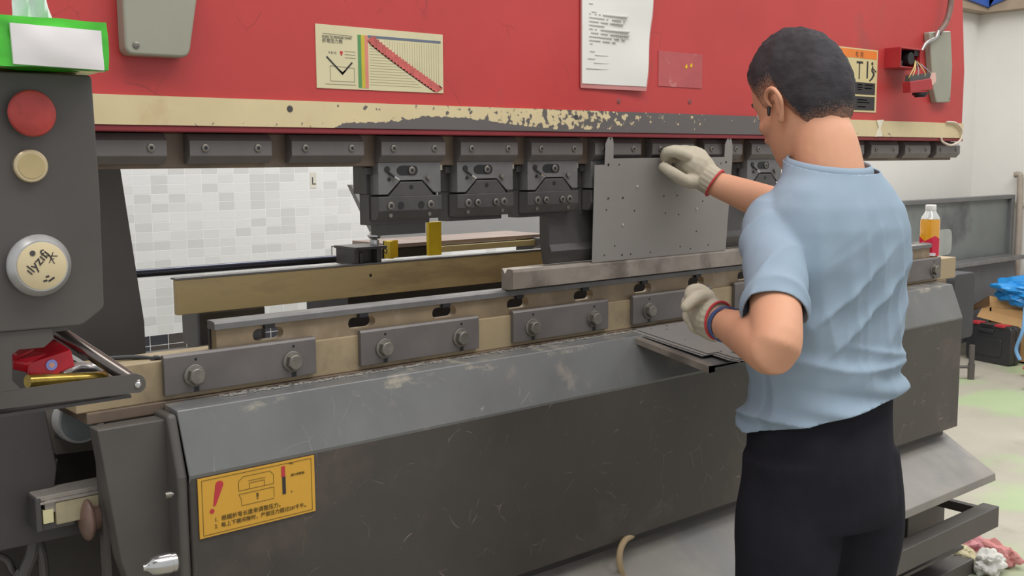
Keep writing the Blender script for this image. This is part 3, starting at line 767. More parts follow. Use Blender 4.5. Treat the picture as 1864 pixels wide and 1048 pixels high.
# broken switch box
sb = thing('switch_box', 'small open red switch box with loose wires on ram', 'switch box', (2.9, RY, 1.6))
M_swred = mat('switch_red', (166, 42, 48), .4)
a, b = at(1640, 85, RY-.05), at(1676, 126, RY-.05)
bm = BM(); X0, X1, Z0, Z1 = a.x, b.x, b.z, a.z; t = .004
box(bm, X0, X0+t, RY-.05, RY, Z0, Z1); box(bm, X1-t, X1, RY-.05, RY, Z0, Z1); box(bm, X0+t, X1-t, RY-.05, RY, Z1-t, Z1); box(bm, X0+t, X1-t, RY-.05, RY, Z0, Z0+t)
obj('housing', bm, M_swred, sb, bevel=.001)
bm = BM(); box(bm, X0+t, X1-t, RY-.012, RY-.001, Z0+t, Z1-t); box(bm, X0+t, X0+.02, RY-.045, RY-.012, Z0+t, Z0+.02); box(bm, X1-.03, X1-t, RY-.045, RY-.012, Z1-.02, Z1-t)
cyl(bm, ((X0+X1)/2+.01, RY-.012, (Z0+Z1)/2), ((X0+X1)/2+.01, RY-.045, (Z0+Z1)/2), .018, 20)
obj('terminal_block', bm, M_black, sb)
bm = BM(); pry(bm, [(p.x, p.z) for p in (at(1648, 149, RY-.06), at(1687, 143, RY-.06), at(1690, 163, RY-.06), at(1649, 169, RY-.06))], RY-.075, RY-.05)
lid = obj('lid', bm, M_swred, sb, bevel=.002, label='red lid dangling from the wires'); W0[lid.name] = Matrix.Identity(4)
c = at(1675, 168, RY-.06); bm = BM(); lathe(bm, c, (.05, 0, -1), [(0, .022), (.008, .022), (.009, .016), (.014, .016)], 20); obj('knob', bm, M_black, lid)
bm = BM(); pry(bm, [(p.x, p.z) for p in (at(1651, 137, RY-.06), at(1688, 133, RY-.06), at(1687, 143, RY-.06), at(1650, 149, RY-.06))], RY-.07, RY-.055)
obj('contact_block', bm, M_steeld, lid)
bm = BM(); pry(bm, [(p.x, p.z) for p in (at(1688, 133, RY-.065), at(1702, 132, RY-.065), at(1703, 148, RY-.065), at(1692, 160, RY-.065))], RY-.067, RY-.064)
obj('loose_tape', bm, mat('pink_tape', (214, 172, 158), .6), lid)
for i, (mx, col) in enumerate(((1663, 0), (1672, 1), (1684, 0), (1694, 1), (1658, 0))):
    bm = BM(); tube(bm, [at(1666, 108, RY-.03), at((1666+mx)/2+2, 122, RY-.06), at(mx, 134, RY-.07), at(mx-4, 142, RY-.066)], .0016, 6)
    obj('wire', bm, [mat('yellow_wire', (206, 186, 120), .5), mat('grey_wire', (150, 146, 150), .5)][col], sb, smooth=True)
# conduit
bm = BM(); tube(bm, [at(1733, -40, RY-.03), at(1730, 10, RY-.03), at(1722, 40, RY-.03), at(1708, 60, RY-.03)], .009, 14)
cb = tag(obj('flexible_conduit', bm, mat('conduit_brown', (118, 96, 86), .5, var=.2, scale=60), smooth=True), 'grey-brown flexible conduit hanging down at the ram right end', 'conduit'); 
bm = BM(); tube(bm, [at(1708, 58, RY-.03), at(1703, 68, RY-.03), at(1692, 74, RY-.03), at(1684, 80, RY-.03), at(1678, 92, RY-.03)], [.008, .005, .0065, .005, .004], 12)
obj('metal_fitting', bm, M_chrome, cb, smooth=True)
# white loop at right end of cream strip
bm = BM(); tube(bm, [at(1723, 222, RY-.012), at(1740, 224, RY-.014), at(1751, 238, RY-.014), at(1748, 255, RY-.016), at(1732, 264, RY-.018), at(1716, 258, RY-.012), at(1713, 250, RY-.01)], .0035, 10)
tag(obj('cable_loop', bm, mat('pale_cable', (206, 190, 172), .5), smooth=True), 'pale cable looped around right end of the cream strip', 'cable')
# torn tape on the strip
bm = BM(); pry(bm, [(p.x, p.z) for p in (at(1590, 219, RY), at(1603, 218, RY), at(1600, 226, RY), at(1597, 234, RY), at(1600, 248, RY), at(1588, 249, RY), at(1594, 233, RY))], RY-.0105, RY-.0085)
tag(obj('tape_scrap', bm, mat('clear_tape', (220, 212, 190), .3)), 'torn scrap of clear tape stuck on the cream strip', 'tape')

# ------------------------------------------------------------------ tool clamps along the ram
cl_x0, cl_p, cl_w = .5575, .1885, .150
def socket(bm_ring, root, x, y, z, r=.0065):
    bm = BM(); lathe(bm, (x, y, z), (0, -1, 0), [(0, r), (.0022, r), (.003, r*.82), (.003, r*.5)], 20); o = obj('socket_screw', bm, M_bolt, root, smooth=True)
    bm = BM(); cyl(bm, (x, y-.0029, z), (x, y-.0034, z), r*.5, 6); 
    W0[o.name] = Matrix.Identity(4)
    obj('hex_recess', bm, M_black, o)
    return o
ordn = ['first', 'second', 'third', 'fourth', 'fifth', 'sixth', 'seventh', 'eighth', 'ninth', 'tenth', 'eleventh', 'twelfth', 'thirteenth', 'fourteenth', 'fifteenth']
c0 = thing('tool_clamp', 'first grey tool clamp from the left under the ram, beside control box', 'tool clamp', (cl_x0+cl_w/2, 1.70, 1.42), 'tool clamps in a row under the ram')
bm = BM(); prx(bm, [(1.716, 1.4465), (1.700, 1.4455), (1.690, 1.4335), (1.690, 1.4085), (1.702, 1.3955), (1.716, 1.3955)], cl_x0, cl_x0+cl_w)
obj('clamp_block', bm, M_plate, c0, bevel=.0012)
for fx in (.027, .123): socket(None, c0, cl_x0+fx, 1.690, 1.4215)
for i in range(1, 15):
    lb = {1: 'second grey tool clamp from the left, above tiled wall', 2: 'third grey tool clamp from the left, above tiled wall'}.get(i, ordn[i] + ' grey tool clamp from the left under the ram')
    if i == 14: lb = 'last tool clamp at the right end of ram, beside cable loop'
    dup(c0, (cl_p*i, 0, 0), lb)

# punch holders (intermediates) and punches
hx = cl_x0+cl_p*3
HY = 1.703
h0 = thing('punch_holder', 'leftmost dark punch holder with slot and trapezoid keeper', 'punch holder', (hx+.074, 1.71, 1.34), 'punch holders under the tool clamps')
zt1, zb1 = 1.3955, 1.283
bm = BM(); pry(bm, [(hx, zt1), (hx+.147, zt1), (hx+.147, 1.336), (hx+.130, 1.336), (hx+.103, 1.3605), (hx+.050, 1.3605), (hx+.021, 1.334), (hx, 1.334)], HY, HY+.03)
obj('holder_body', bm, M_steel, h0, bevel=.0012)
bm = BM(); prx(bm, [(HY-.001, 1.303), (HY-.001, 1.3305), (HY+.03, 1.3305), (HY+.03, 1.2845), (HY+.010, 1.2845), (HY+.007, 1.288)], hx-.001, hx+.148)
pry(bm, [(hx+.022, 1.3300), (hx+.129, 1.3300), (hx+.102, 1.3580), (hx+.051, 1.3580)], HY-.001, HY+.03)
obj('keeper_plate', bm, M_steeld, h0, bevel=.0012)
bm = BM(); pry(bm, [(hx+.055+.013*math.cos(t_), 1.3795+.0095*math.sin(t_)) if math.cos(t_) < 0 else (hx+.082+.009*math.cos(t_), 1.3795+.0095*math.sin(t_)) for t_ in [2*PI*q/20+.01 for q in range(20)]], HY-.0008, HY+.001)
obj('slot_recess', bm, M_black, h0)
socket(None, h0, hx+.076, HY-.0008, 1.3795, .0075)
for x_, z_, r_ in ((.026, .0385, .008), (.120, .0385, .008)): socket(None, h0, hx+x_, HY-.001, zb1+z_-.009, .0078)
for x_, z_, r_ in ((.075, 1.3475, .0045), (.050, 1.3125, .0075), (.098, 1.3125, .0075), (.020, 1.382, .006), (.024, 1.363, .0035)):
    bm = BM(); cyl(bm, (hx+x_, HY-.0016, z_), (hx+x_, HY+.001, z_), r_, 18); obj('hole', bm, M_black, h0)
bm = BM(); tube(bm, [(hx+.021, HY-.001, 1.378), (hx+.032, HY-.006, 1.368)], .0022, 8); obj('lever', bm, M_black, h0)
bm = BM(); tube(bm, [(hx+.032, HY-.006, 1.368), (hx+.041, HY-.008, 1.362)], .0032, 10); obj('lever_tip', bm, M_chrome, h0)
bm = BM(); tube(bm, [(hx+.116, HY, 1.366), (hx+.112, HY-.008, 1.366)], .004, 12); cyl(bm, (hx+.118, HY, 1.362), (hx+.118, HY-.003, 1.362), .004, 12); obj('stop_pin', bm, M_bolt, h0)
for x_ in (.028, .120):
    bm = BM(); cyl(bm, (hx+x_, HY+.002, 1.294), (hx+x_, HY+.0052, 1.294), .0042, 12); obj('lower_screw', bm, M_bolt, h0)
bm = BM(); box(bm, hx-.008, hx+.14, HY+.03, 1.78, 1.335, 1.388); box(bm, hx-.004, hx+.14, HY+.03, 1.765, 1.275, 1.335); box(bm, hx-.014, hx, HY+.02, 1.74, 1.372, 1.386)
box(bm, hx+.148, hx+.152, HY+.02, 1.745, 1.305, 1.386)
obj('holder_back', bm, M_steeld, h0, bevel=.001)
bm = BM(); box(bm, hx+.150, hx+.160, HY+.012, HY+.03, 1.3795, 1.3895); obj('spacer', bm, mat('pale_spacer', (186, 180, 158), .5), h0)
hl = {4: 'second punch holder from the left, just right of yellow strip', 5: 'third punch holder, left of the held sheet', 6: 'punch holder mostly hidden behind left edge of held sheet', 7: 'punch holder hidden behind the held sheet under the glove', 9: 'punch holder below the man\'s chin, right of held sheet'}
for i, l in hl.items():
    h_ = dup(h0, (cl_p*(i-3), 0, 0), l)
    for x_ in (.050, .098): socket(None, h_, hx+x_, HY-.0018, 1.3125, .0068)
# punches
def punch(x0, x1, zb_, label):
    bm = BM(); prx(bm, [(1.735, 1.2845), (1.735, zb_+.045), (1.728, zb_+.03), (1.742, zb_+.002), (1.752, zb_), (1.758, zb_+.002), (1.768, zb_+.05), (1.768, 1.2845)], x0, x1)
    return tag(obj('punch', bm, M_steeld, bevel=.001), label, 'punch', 'punches under the holders')
a = at(1000, 388, 1.735).x
p1 = punch(a, 2.40, 1.166, 'wide dark punch blade coming down behind the held sheet')
a, b = at(690, 410, 1.735), at(775, 425, 1.735)
bm = BM(); box(bm, a.x, b.x, 1.735, 1.765, 1.254, 1.2845)
tag(obj('punch_stub', bm, M_steeld, bevel=.001), 'short dark punch stub under leftmost punch holder', 'punch', 'punches under the holders')

# ------------------------------------------------------------------ held sheet and sheet stack
def sheet(name, label, M, group='grey sheet metal blanks', th=.0012):
    """blank: 0.49 wide, 0.23 tall with two pointed ears; built in local x,z then placed by M"""
    Wd, H = .492, .232
    out = [(0, 0), (Wd, 0), (Wd+.008, H-.005), (Wd+.006, H+.035), (Wd-.001, H+.052), (Wd-.008, H+.061), (Wd-.015, H+.052), (Wd-.024, H+.036), (Wd-.024, H+.006),
           (.066, H+.004), (.066, H+.036), (.063, H+.048), (.055, H+.060), (.047, H+.048), (.040, H+.036), (.038, H-.010), (.006, H-.010)]
    bm = BM(); pry(bm, out, 0, th)
    bmesh.ops.transform(bm, matrix=M, verts=bm.verts)
    o = tag(obj(name, bm, M_sheet), label, 'sheet metal', group)
    bm = BM()
    for x, z, r in ((.05, .222, .0032), (.085, .222, .002), (.455, .222, .002), (.475, .225, .003), (.045, .12, .002), (.14, .115, .002), (.075, .035, .002), (.10, .012, .0026), (.13, .012, .002),
                    (.04, .015, .002), (.31, .02, .002), (.35, .012, .002), (.39, .13, .002), (.42, .018, .002), (.25, .105, .002), (.30, .10, .002), (.37, .055, .002), (.055, .28, .0024), (.484, .282, .0024), (.2, .012, .002)):
        cyl(bm, (x, -.0004, z), (x, th+.0004, z), r, 10)
    bmesh.ops.transform(bm, matrix=M, verts=bm.verts)
    obj('punched_holes', bm, M_black, o, kind='stuff')
    bm = BM()
    for x, z in ((.145, .170), (.098, .082), (.365, .110)): box(bm, x, x+.0035, -.0025, .0005, z, z+.004)
    bmesh.ops.transform(bm, matrix=M, verts=bm.verts)
    obj('bent_tab', bm, mat('bright_edge', (225, 225, 225), .3, metal=.3), o)
    return o
BL, BR, TL = at(1077, 478, 1.7235), at(1320, 455, 1.7235), at(1082, 300, 1.6868)
ex, ez = (BR-BL)/.492, (TL-BL-(BR-BL)*(.006/.492))/.222
sheet('held_sheet', 'grey steel blank with two ears standing upright in the die', Matrix(((ex.x, 0, ez.x, BL.x), (ex.y, 1, ez.y, BL.y-.0012), (ex.z, 0, ez.z, BL.z), (0, 0, 0, 1))))
tray = thing('sheet_tray', 'grey folded steel tray bracket sticking out under sheet stack', 'tray', (2.0, 1.62, .96))
def tz(y): return .985-.138*(1.766-y)
TX0, TX1, TY0, TY1 = 1.82, 2.32, 1.468, 1.738
bm = BM(); prx(bm, [(TY0, tz(TY0)), (TY1, tz(TY1)+.006), (TY1, tz(TY1)+.002), (TY0, tz(TY0)-.004)], TX0, TX1)
obj('tray_floor', bm, M_steel, tray)
bm = BM(); prx(bm, [(TY0, tz(TY0)+.002), (TY1, tz(TY1)+.008), (TY1, tz(TY1)-.004), (TY0, tz(TY0)-.014)], TX0-.001, TX0+.022)
obj('tray_side', bm, M_brush, tray, bevel=.0006)
bm = BM(); prx(bm, [(TY0, tz(TY0)+.002), (TY1, tz(TY1)+.008), (TY1, tz(TY1)-.004), (TY0, tz(TY0)-.014)], TX1-.004, TX1)
obj('tray_side', bm, M_brush, tray)
bm = BM(); box(bm, TX0, TX1, TY0, TY0+.002, tz(TY0)-.014, tz(TY0)+.002); obj('tray_front', bm, M_steeld, tray)
tilt = math.atan(.138)
def lay(x, y, dz, rot):
    # lie the blank flat (local z -> towards the machine), then follow the tray slope
    return Matrix.Translation((x, y, tz(y)+.006+dz)) @ Matrix.Rotation(tilt, 4, 'X') @ Matrix.Rotation(rot, 4, 'Z') @ Matrix.Rotation(PI/2, 4, 'X')
for i, (dx, yy, rot) in enumerate(((.026, 1.733, .0), (.030, 1.729, .012), (.046, 1.731, -.01))):
    sheet('stacked_sheet', ['lowest', 'middle', 'top'][i] + ' grey blank in the stack on the tray', lay(TX0+dx, yy, .001+i*.0022, rot))

# ------------------------------------------------------------------ control pendant at left
PY = 1.35
pod = thing('control_box', 'charcoal operator control box with red stop button, far left', 'control box', (.4, 1.42, 1.2))
a = at(168, 138, PY)
bm = BM(); ol = plate_outline([at(-60, 127, PY), at(-60, 610, PY), at(150, 592, PY), at(190, 560, PY), at(182, 350, PY), at(167, 137, PY)], .006)
pry(bm, ol, PY, PY+.11); obj('box_shell', bm, M_dark, pod, bevel=.002)
C = Vector
def disc(px, py): return at(px, py, PY)
e = disc(52, 207)
bm = BM(); lathe(bm, (e.x, PY, e.z), (0, -1, 0), [(0, .018), (.010, .018)], 28); obj('button_collar', bm, M_black, pod, smooth=True)
bm = BM(); lathe(bm, (e.x, PY-.008, e.z), (0, -1, 0), [(0, .022), (.002, .0265), (.006, .0275), (.009, .026), (.0115, .020), (.0125, .012), (.0125, .001)], 36); obj('stop_button', bm, mat('stop_red', (176, 62, 56), .4, var=.15, scale=40, col2=(130, 54, 46), amt=.5, s2=60), pod, smooth=True)
e = disc(54, 302)
bm = BM(); lathe(bm, (e.x, PY, e.z), (0, -1, 0), [(0, .0195), (.006, .0195), (.0075, .018), (.0075, .0165)], 32); obj('button_ring', bm, mat('brass_ring', (206, 186, 150), .3, metal=.4), pod, smooth=True)
bm = BM(); lathe(bm, (e.x, PY, e.z), (0, -1, 0), [(0, .0165), (.007, .0165), (.0082, .015), (.0082, .001)], 32); obj('push_button', bm, mat('cream_button', (184, 164, 118), .4), pod, smooth=True)
e = disc(68, 482)
bm = BM(); lathe(bm, (e.x, PY, e.z), (0, -1, 0), [(0, .036), (.008, .0375), (.011, .036), (.018, .0305), (.018, .028)], 48); kn = obj('dial_rim', bm, M_alu, pod, smooth=True)
bm = BM(); lathe(bm, (e.x, PY-.001, e.z), (0, -1, 0), [(0, .0285), (.0185, .0285), (.0188, .028), (.0188, .001)], 48); dial = obj('dial_face', bm, mat('dial_cream', (214, 196, 156), .4, var=.03), pod, smooth=True)
W0[dial.name] = Matrix.Identity(4)
bm = BM(); s_ = disc(50, 459); lathe(bm, (s_.x, PY-.0195, s_.z), (0, -1, 0), [(0, .0035), (.0008, .0033), (.0008, .001)], 18); obj('dial_screw', bm, M_steeld, dial)
DYY = PY-.0202
text('lettering', 'ılyzıfi', .017, front(e.x-.0135, DYY, e.z-.0105, rot=.80), M_ink, dial)
bm = BM()
q0 = (e.x+.010, e.z+.008)
for i, (dx, dz, ex, ez) in enumerate(((-.003, .007, .004, -.006), (.003, .008, -.002, -.005), (-.006, .004, .008, .003), (.0, .0, .004, .0))):
    line(bm, (q0[0]+dx, q0[1]+dz), (q0[0]+ex, q0[1]+ez), .0009, DYY, .0004)
for (u1_, v1_, u2_, v2_) in ((.000, -.0175, .0045, -.0165), (.006, -.018, .013, -.0135), (.003, -.0125, .007, -.0115)):
    line(bm, (e.x+u1_, e.z+v1_-.001), (e.x+u2_, e.z+v2_-.001), .0022, DYY, .0004)
obj('dial_logo', bm, M_ink, dial)
# bracket plate with the open pocket
P2 = PY+.004
def bracket_poly(pts): return [(p.x, p.z) for p in (at(x, y, P2) for x, y in pts)]
bm = BM()
pry(bm, bracket_poly([(-60, 616), (-60, 750), (22, 742), (22, 690), (22, 635), (30, 632), (62, 628), (80, 632), (98, 615), (96, 596)][:0] + [(-60, 610), (95, 597), (97, 617), (80, 632), (34, 636), (22, 645), (22, 692), (38, 708), (-60, 722)]), P2, P2+.004)
tip = [(265-11*(1-math.cos(t_))*0, 0) for t_ in ()]
arm = [(-60, 722), (38, 708), (248, 680)]
for t_ in [(-PI/2)+PI*k/8 for k in range(9)]: arm.append((250+16*math.cos(t_), 698+17*math.sin(t_)))
arm += [(245, 715), (-60, 752)]
pry(bm, bracket_poly(arm), P2+.0002, P2+.0042)
obj('bracket_plate', bm, M_dark, pod)
bm = BM(); q = [at(-60, 700, P2), at(95, 690, P2), at(235, 684, P2)]
box(bm, q[0].x, q[2].x+.003, P2+.004, P2+.15, q[2].z-.030, q[2].z-.026)
box(bm, q[0].x, q[1].x-.01, P2+.145, P2+.15, q[2].z-.03, q[2].z+.06)
obj('pocket_floor', bm, M_steeld, pod)
bm = BM(); tube(bm, [at(252, 699, P2+.006), at(106, 604, P2+.075)], .0092, 24, smooth=False); obj('grab_bar', bm, mat('polished_bar', (120, 112, 106), .22, metal=.85, var=.1, scale=30), pod, smooth=True)
c = at(251, 700, P2); bm = BM(); lathe(bm, (c.x, P2, c.z), (0, -1, 0), [(0, .0045), (.001, .0042), (.0022, .0025), (.0022, .001)], 20); obj('bar_screw', bm, M_chrome, pod, smooth=True)
bm = BM(); box(bm, .30, at(95, 597, P2+.07).x, P2+.004, P2+.10, at(95, 605, P2).z, at(95, 597, P2).z+.004); obj('bracket_top', bm, M_dark, pod)
# things in the pocket
FZ = at(235, 684, P2).z-.026
rp = thing('red_packet', 'crumpled red packet with round badge in the pocket', 'packet', (.40, 1.41, FZ))
M_pk = mat('red_packet_film', (196, 28, 44), .25, var=.2, scale=30, col2=(230, 110, 120), amt=.5, s2=34, thr=.62)
bm = BM()
f = [at(50, 662, 1.385), at(130, 636, 1.385), at(137, 667, 1.385), at(100, 683, 1.385), at(53, 684, 1.385)]
prism(bm, f, (-.006, .05, .010)); f2 = [at(22, 655, 1.38), at(50, 664, 1.38), at(52, 672, 1.38), at(22, 662, 1.38)]
prism(bm, [at(24, 648, 1.39), at(80, 626, 1.44), at(130, 635, 1.40), at(50, 663, 1.384), at(24, 657, 1.384)], (0, .006, -.012))
obj('packet_body', bm, M_pk, rp, bevel=.002)
c = at(94, 664, 1.384); bm = BM(); lathe(bm, c, (0, -1, 0), [(0, .007), (.0006, .0068)], 24); bd = obj('badge', bm, mat('badge_blue', (150, 160, 230), .4), rp)
bm = BM(); lathe(bm, (c.x, c.y-.0006, c.z), (0, -1, 0), [(0, .0035), (.0004, .0035)], 20); W0[bd.name] = Matrix.Identity(4); obj('badge_dot', bm, mat('badge_peach', (226, 170, 150), .4), bd)
bm = BM(); tube(bm, [at(50, 694, 1.375), at(192, 687, 1.40)], .0085, 20, smooth=False); bt = tag(obj('brass_tube', bm, mat('brass_foil', (166, 140, 64), .22, metal=.7, var=.3, scale=40, col2=(224, 196, 90), amt=.8, s2=26), smooth=True), 'yellow brass tube lying in the pocket below red packet', 'tube')
bm = BM(); cyl(bm, at(187, 687, 1.399), at(200, 686, 1.403), .0095, 20); W0[bt.name] = Matrix.Identity(4); obj('tube_cap', bm, mat('tan_cap', (170, 150, 124), .5), bt, bevel=.002)
pl = thing('pliers', 'grey steel tool lying in the pocket beside red packet', 'pliers', tuple(at(150, 676, 1.41)))
bm = BM(); capsule(bm, [at(113, 682, 1.40), at(135, 671, 1.42), at(160, 670, 1.42)], [.006, .008, .007], 12); capsule(bm, [at(150, 674, 1.42), at(172, 668, 1.425), at(184, 674, 1.42)], [.006, .0075, .006], 12)
obj('jaw', bm, M_alu, pl, smooth=True)
bm = BM(); capsule(bm, [at(132, 680, 1.405), at(150, 677, 1.41), at(172, 674, 1.41)], [.003, .005, .003], 10); obj('handle', bm, M_black, pl, smooth=True)
bm = BM(); prism(bm, [at(82, 622, 1.45), at(97, 615, 1.45), at(107, 622, 1.45), at(108, 630, 1.45), at(160, 662, 1.45), at(148, 662, 1.45), at(100, 636, 1.45)], (0, .002, 0))
tag(obj('white_card', bm, M_white), 'white card standing behind the red packet', 'card')

# tissue pack on top of control box
tz0 = at(0, 127, PY).z
tp = thing('tissue_pack', 'white and green soft pack of tissues on the control box', 'tissue pack', (.42, 1.36, tz0))
M_gr = mat('green_film', (70, 190, 40), .25, var=.2, scale=16, col2=(190, 225, 40), amt=.9, s2=11, thr=.54, coat=.5)
M_wh = mat('white_film', (232, 226, 224), .3, var=.03, scale=8, coat=.4)
tx0, tx1 = at(2, 90, 1.31).x, at(199, 90, 1.31).x
def pillow(bm, x0, x1, y0, y1, z0, z1, r, puff, n=14):
    """soft box"""
    cx, cy, cz = (x0+x1)/2, (y0+y1)/2, (z0+z1)/2; hx_, hy_, hz_ = (x1-x0)/2, (y1-y0)/2, (z1-z0)/2
    base = bmesh.ops.create_cube(bm, size=2)['verts']
    bmesh.ops.subdivide_edges(bm, edges=list(bm.edges), cuts=n, use_grid_fill=True)
    for v in bm.verts:
        u, w_, t_ = v.co
        def sm(a): return a
        k = (1-u*u*.9)*(1-w_*w_*.9)*(1-t_*t_*.9)
        q = Vector((u, w_, t_)); l = max(abs(u), abs(w_), abs(t_)); s = q.normalized()*l if q.length else q
        q = q.lerp(s*1.12, r)
        dn = mnoise.noise(Vector((u*1.7, w_*1.7, t_*1.7)))*puff
        v.co = Vector((cx+q.x*hx_, cy+q.y*hy_, cz+q.z*hz_)) + Vector((dn*.3, dn, dn*.6))
bm = BM(); pillow(bm, tx0-.01, tx1, 1.305, 1.42, tz0+.001, at(90, 32, 1.31).z, .13, .004)
obj('pack_body', bm, M_gr, tp, smooth=True, sharp=60)
bm = BM()
fp = [at(18, 41, 1.301), at(184, 56, 1.301), at(190, 128, 1.301), at(25, 116, 1.301)]
g = []
for i in range(15):
    row = []
    for j in range(11):
        p = fp[0].lerp(fp[1], i/14).lerp(fp[3].lerp(fp[2], i/14), j/10)
        p = p + Vector((0, -.003*math.sin(PI*i/14)*math.sin(PI*j/10)+mnoise.noise(p*40)*.0012, 0)); row.append(bm.verts.new(p))
    g.append(row)
for i in range(14):
    for j in range(10): bm.faces.new((g[i][j], g[i+1][j], g[i+1][j+1], g[i][j+1]))
r = bmesh.ops.extrude_face_region(bm, geom=list(bm.faces)); bmesh.ops.translate(bm, verts=[q for q in r['geom'] if isinstance(q, bmesh.types.BMVert)], vec=(0, .004, 0))
obj('white_window', bm, M_wh, tp, smooth=True)
bm = BM(); g = []
zt2 = at(90, 30, 1.36).z
for i in range(13):
    row = []
    for j in range(9):
        t_ = j/8; xx = at(22+i/12*76, 20, 1.37).x; hgt = .045*(1-.0*t_)
        sp = 1-.25*t_
        row.append(bm.verts.new((at(60, 20, 1.37).x+(xx-at(60, 20, 1.37).x)*sp-.01*t_*0, 1.37+.012*math.sin(i*1.1+t_*2)*(.4+t_), zt2-.004+t_*.045-.012*t_*abs(i-7)/6)))
    g.append(row)
for i in range(12):
    for j in range(8): bm.faces.new((g[i][j], g[i+1][j], g[i+1][j+1], g[i][j+1]))
r = bmesh.ops.extrude_face_region(bm, geom=list(bm.faces)); bmesh.ops.translate(bm, verts=[q for q in r['geom'] if isinstance(q, bmesh.types.BMVert)], vec=(0, .0008, 0))
obj('tissue', bm, mat('tissue_paper', (228, 236, 232), .9, var=.03), tp, smooth=True)

# ------------------------------------------------------------------ lower left: cabinet, rail, post, dial, cables
lc = thing('junction_cabinet', 'dark hanging junction box below the control box', 'cabinet', (.4, 1.85, .7))
Y3 = 1.80
bm = BM(); pry(bm, [(p.x, p.z) for p in (at(-80, 735, Y3), at(80, 735, Y3), at(104, 850, Y3), at(99, 890, Y3), at(175, 940, Y3), at(178, 965, Y3), at(0, 1003, Y3), at(-80, 1020, Y3))], Y3, Y3+.10)
obj('cabinet_body', bm, mat('near_black_paint', (62, 58, 57), .5, var=.12, scale=6), lc, bevel=.002)
sh = thing('pedestal_box', 'grey box with round white gauge behind side plate', 'pedestal', (.6, 2.0, .8))
Y4 = 1.93
bm = BM(); pry(bm, [(p.x, p.z) for p in (at(76, 735, Y4), at(200, 725, Y4), at(200, 815, Y4), at(103, 828, Y4))], Y4, Y4+.1); obj('upper_face', bm, mat('taupe_paint', (122, 114, 106), .5), sh, bevel=.002)
bm = BM(); pry(bm, [(p.x, p.z) for p in (at(103, 828, Y4), at(200, 815, Y4), at(200, 900, Y4), at(100, 905, Y4))], Y4+.01, Y4+.1); obj('lower_face', bm, M_steeld, sh)
c = at(138, 760, Y4); bm = BM(); lathe(bm, c, (0, -1, 0), [(0, .042), (.02, .042), (.03, .040), (.03, .036)], 36); gg = obj('gauge_rim', bm, M_white, sh, smooth=True)
bm = BM(); lathe(bm, (c.x, Y4-.0302, c.z), (0, -1, 0), [(0, .036), (.0006, .036)], 36); obj('gauge_glass', bm, mat('gauge_grey', (176, 182, 184), .2), sh)
c = at(105, 791, Y4); bm = BM(); lathe(bm, c, (0, -1, 0), [(0, .006), (.003, .005)], 14); obj('screw', bm, M_bolt, sh)
# rail emerging left
gr = thing('side_rail', 'oily cream linear rail end sticking out left of the side plate', 'rail', (.5, 1.76, .82))
Y5 = 1.76
z_t = at(70, 905, Y5).z; z_b = at(92, 957, Y5).z; xa = at(66, 900, Y5).x
bm = BM(); box(bm, xa+.012, .72, Y5, Y5+.012, z_t-.030, z_t-.008); box(bm, xa, .72, Y5, Y5+.05, z_t-.008, z_t); box(bm, xa+.004, .72, Y5-.004, Y5+.02, z_t-.013, z_t-.009)
obj('rail_profile', bm, mat('bright_rail', (150, 142, 134), .35, metal=.3, var=.2, scale=30), gr, bevel=.001)
bm = BM(); box(bm, xa+.028, .60, Y5-.003, Y5+.05, z_b, z_t-.014); obj('slide_block', bm, mat('grease_cream', (160, 148, 120), .5, var=.2, scale=14, col2=(110, 92, 70), amt=.7, s2=16), gr, bevel=.002)
bm = BM(); box(bm, xa-.003, xa+.006, Y5-.003, Y5+.05, z_b-.006, z_t-.002); box(bm, xa+.006, xa+.06, Y5+.005, Y5+.05, z_b-.008, z_b+.004); obj('end_cap', bm, M_steeld, gr, bevel=.002)
bm = BM(); box(bm, xa+.008, xa+.024, Y5-.002, Y5+.01, z_b+.006, z_b+.028); obj('label_patch', bm, mat('pale_patch', (214, 206, 160), .5), gr)
c = at(158, 945, Y5); bm = BM(); ellipsoid(bm, c, (Vector((.012, 0, 0)), Vector((0, .03, 0)), Vector((0, 0, .036)))); tube(bm, [c, c+Vector((.06, .02, 0))], .022, 16)
obj('end_boss', bm, mat('brown_casting', (112, 88, 78), .4, var=.3, scale=20), gr, smooth=True)
# posts
a = at(102, 980, 2.02); b = at(130, 980, 2.02)
bm = BM(); box(bm, a.x, b.x, 2.02, 2.07, 0, .9); tag(obj('support_post', bm, mat('pale_post', (128, 124, 110), .5, var=.12, scale=7)), 'pale grey square post standing behind junction box', 'post')
bm = BM(); box(bm, b.x, b.x+.06, 2.0, 2.07, 0, .9); tag(obj('support_post', bm, mat('dark_post', (72, 62, 58), .5)), 'dark brown post standing right of the pale post', 'post')
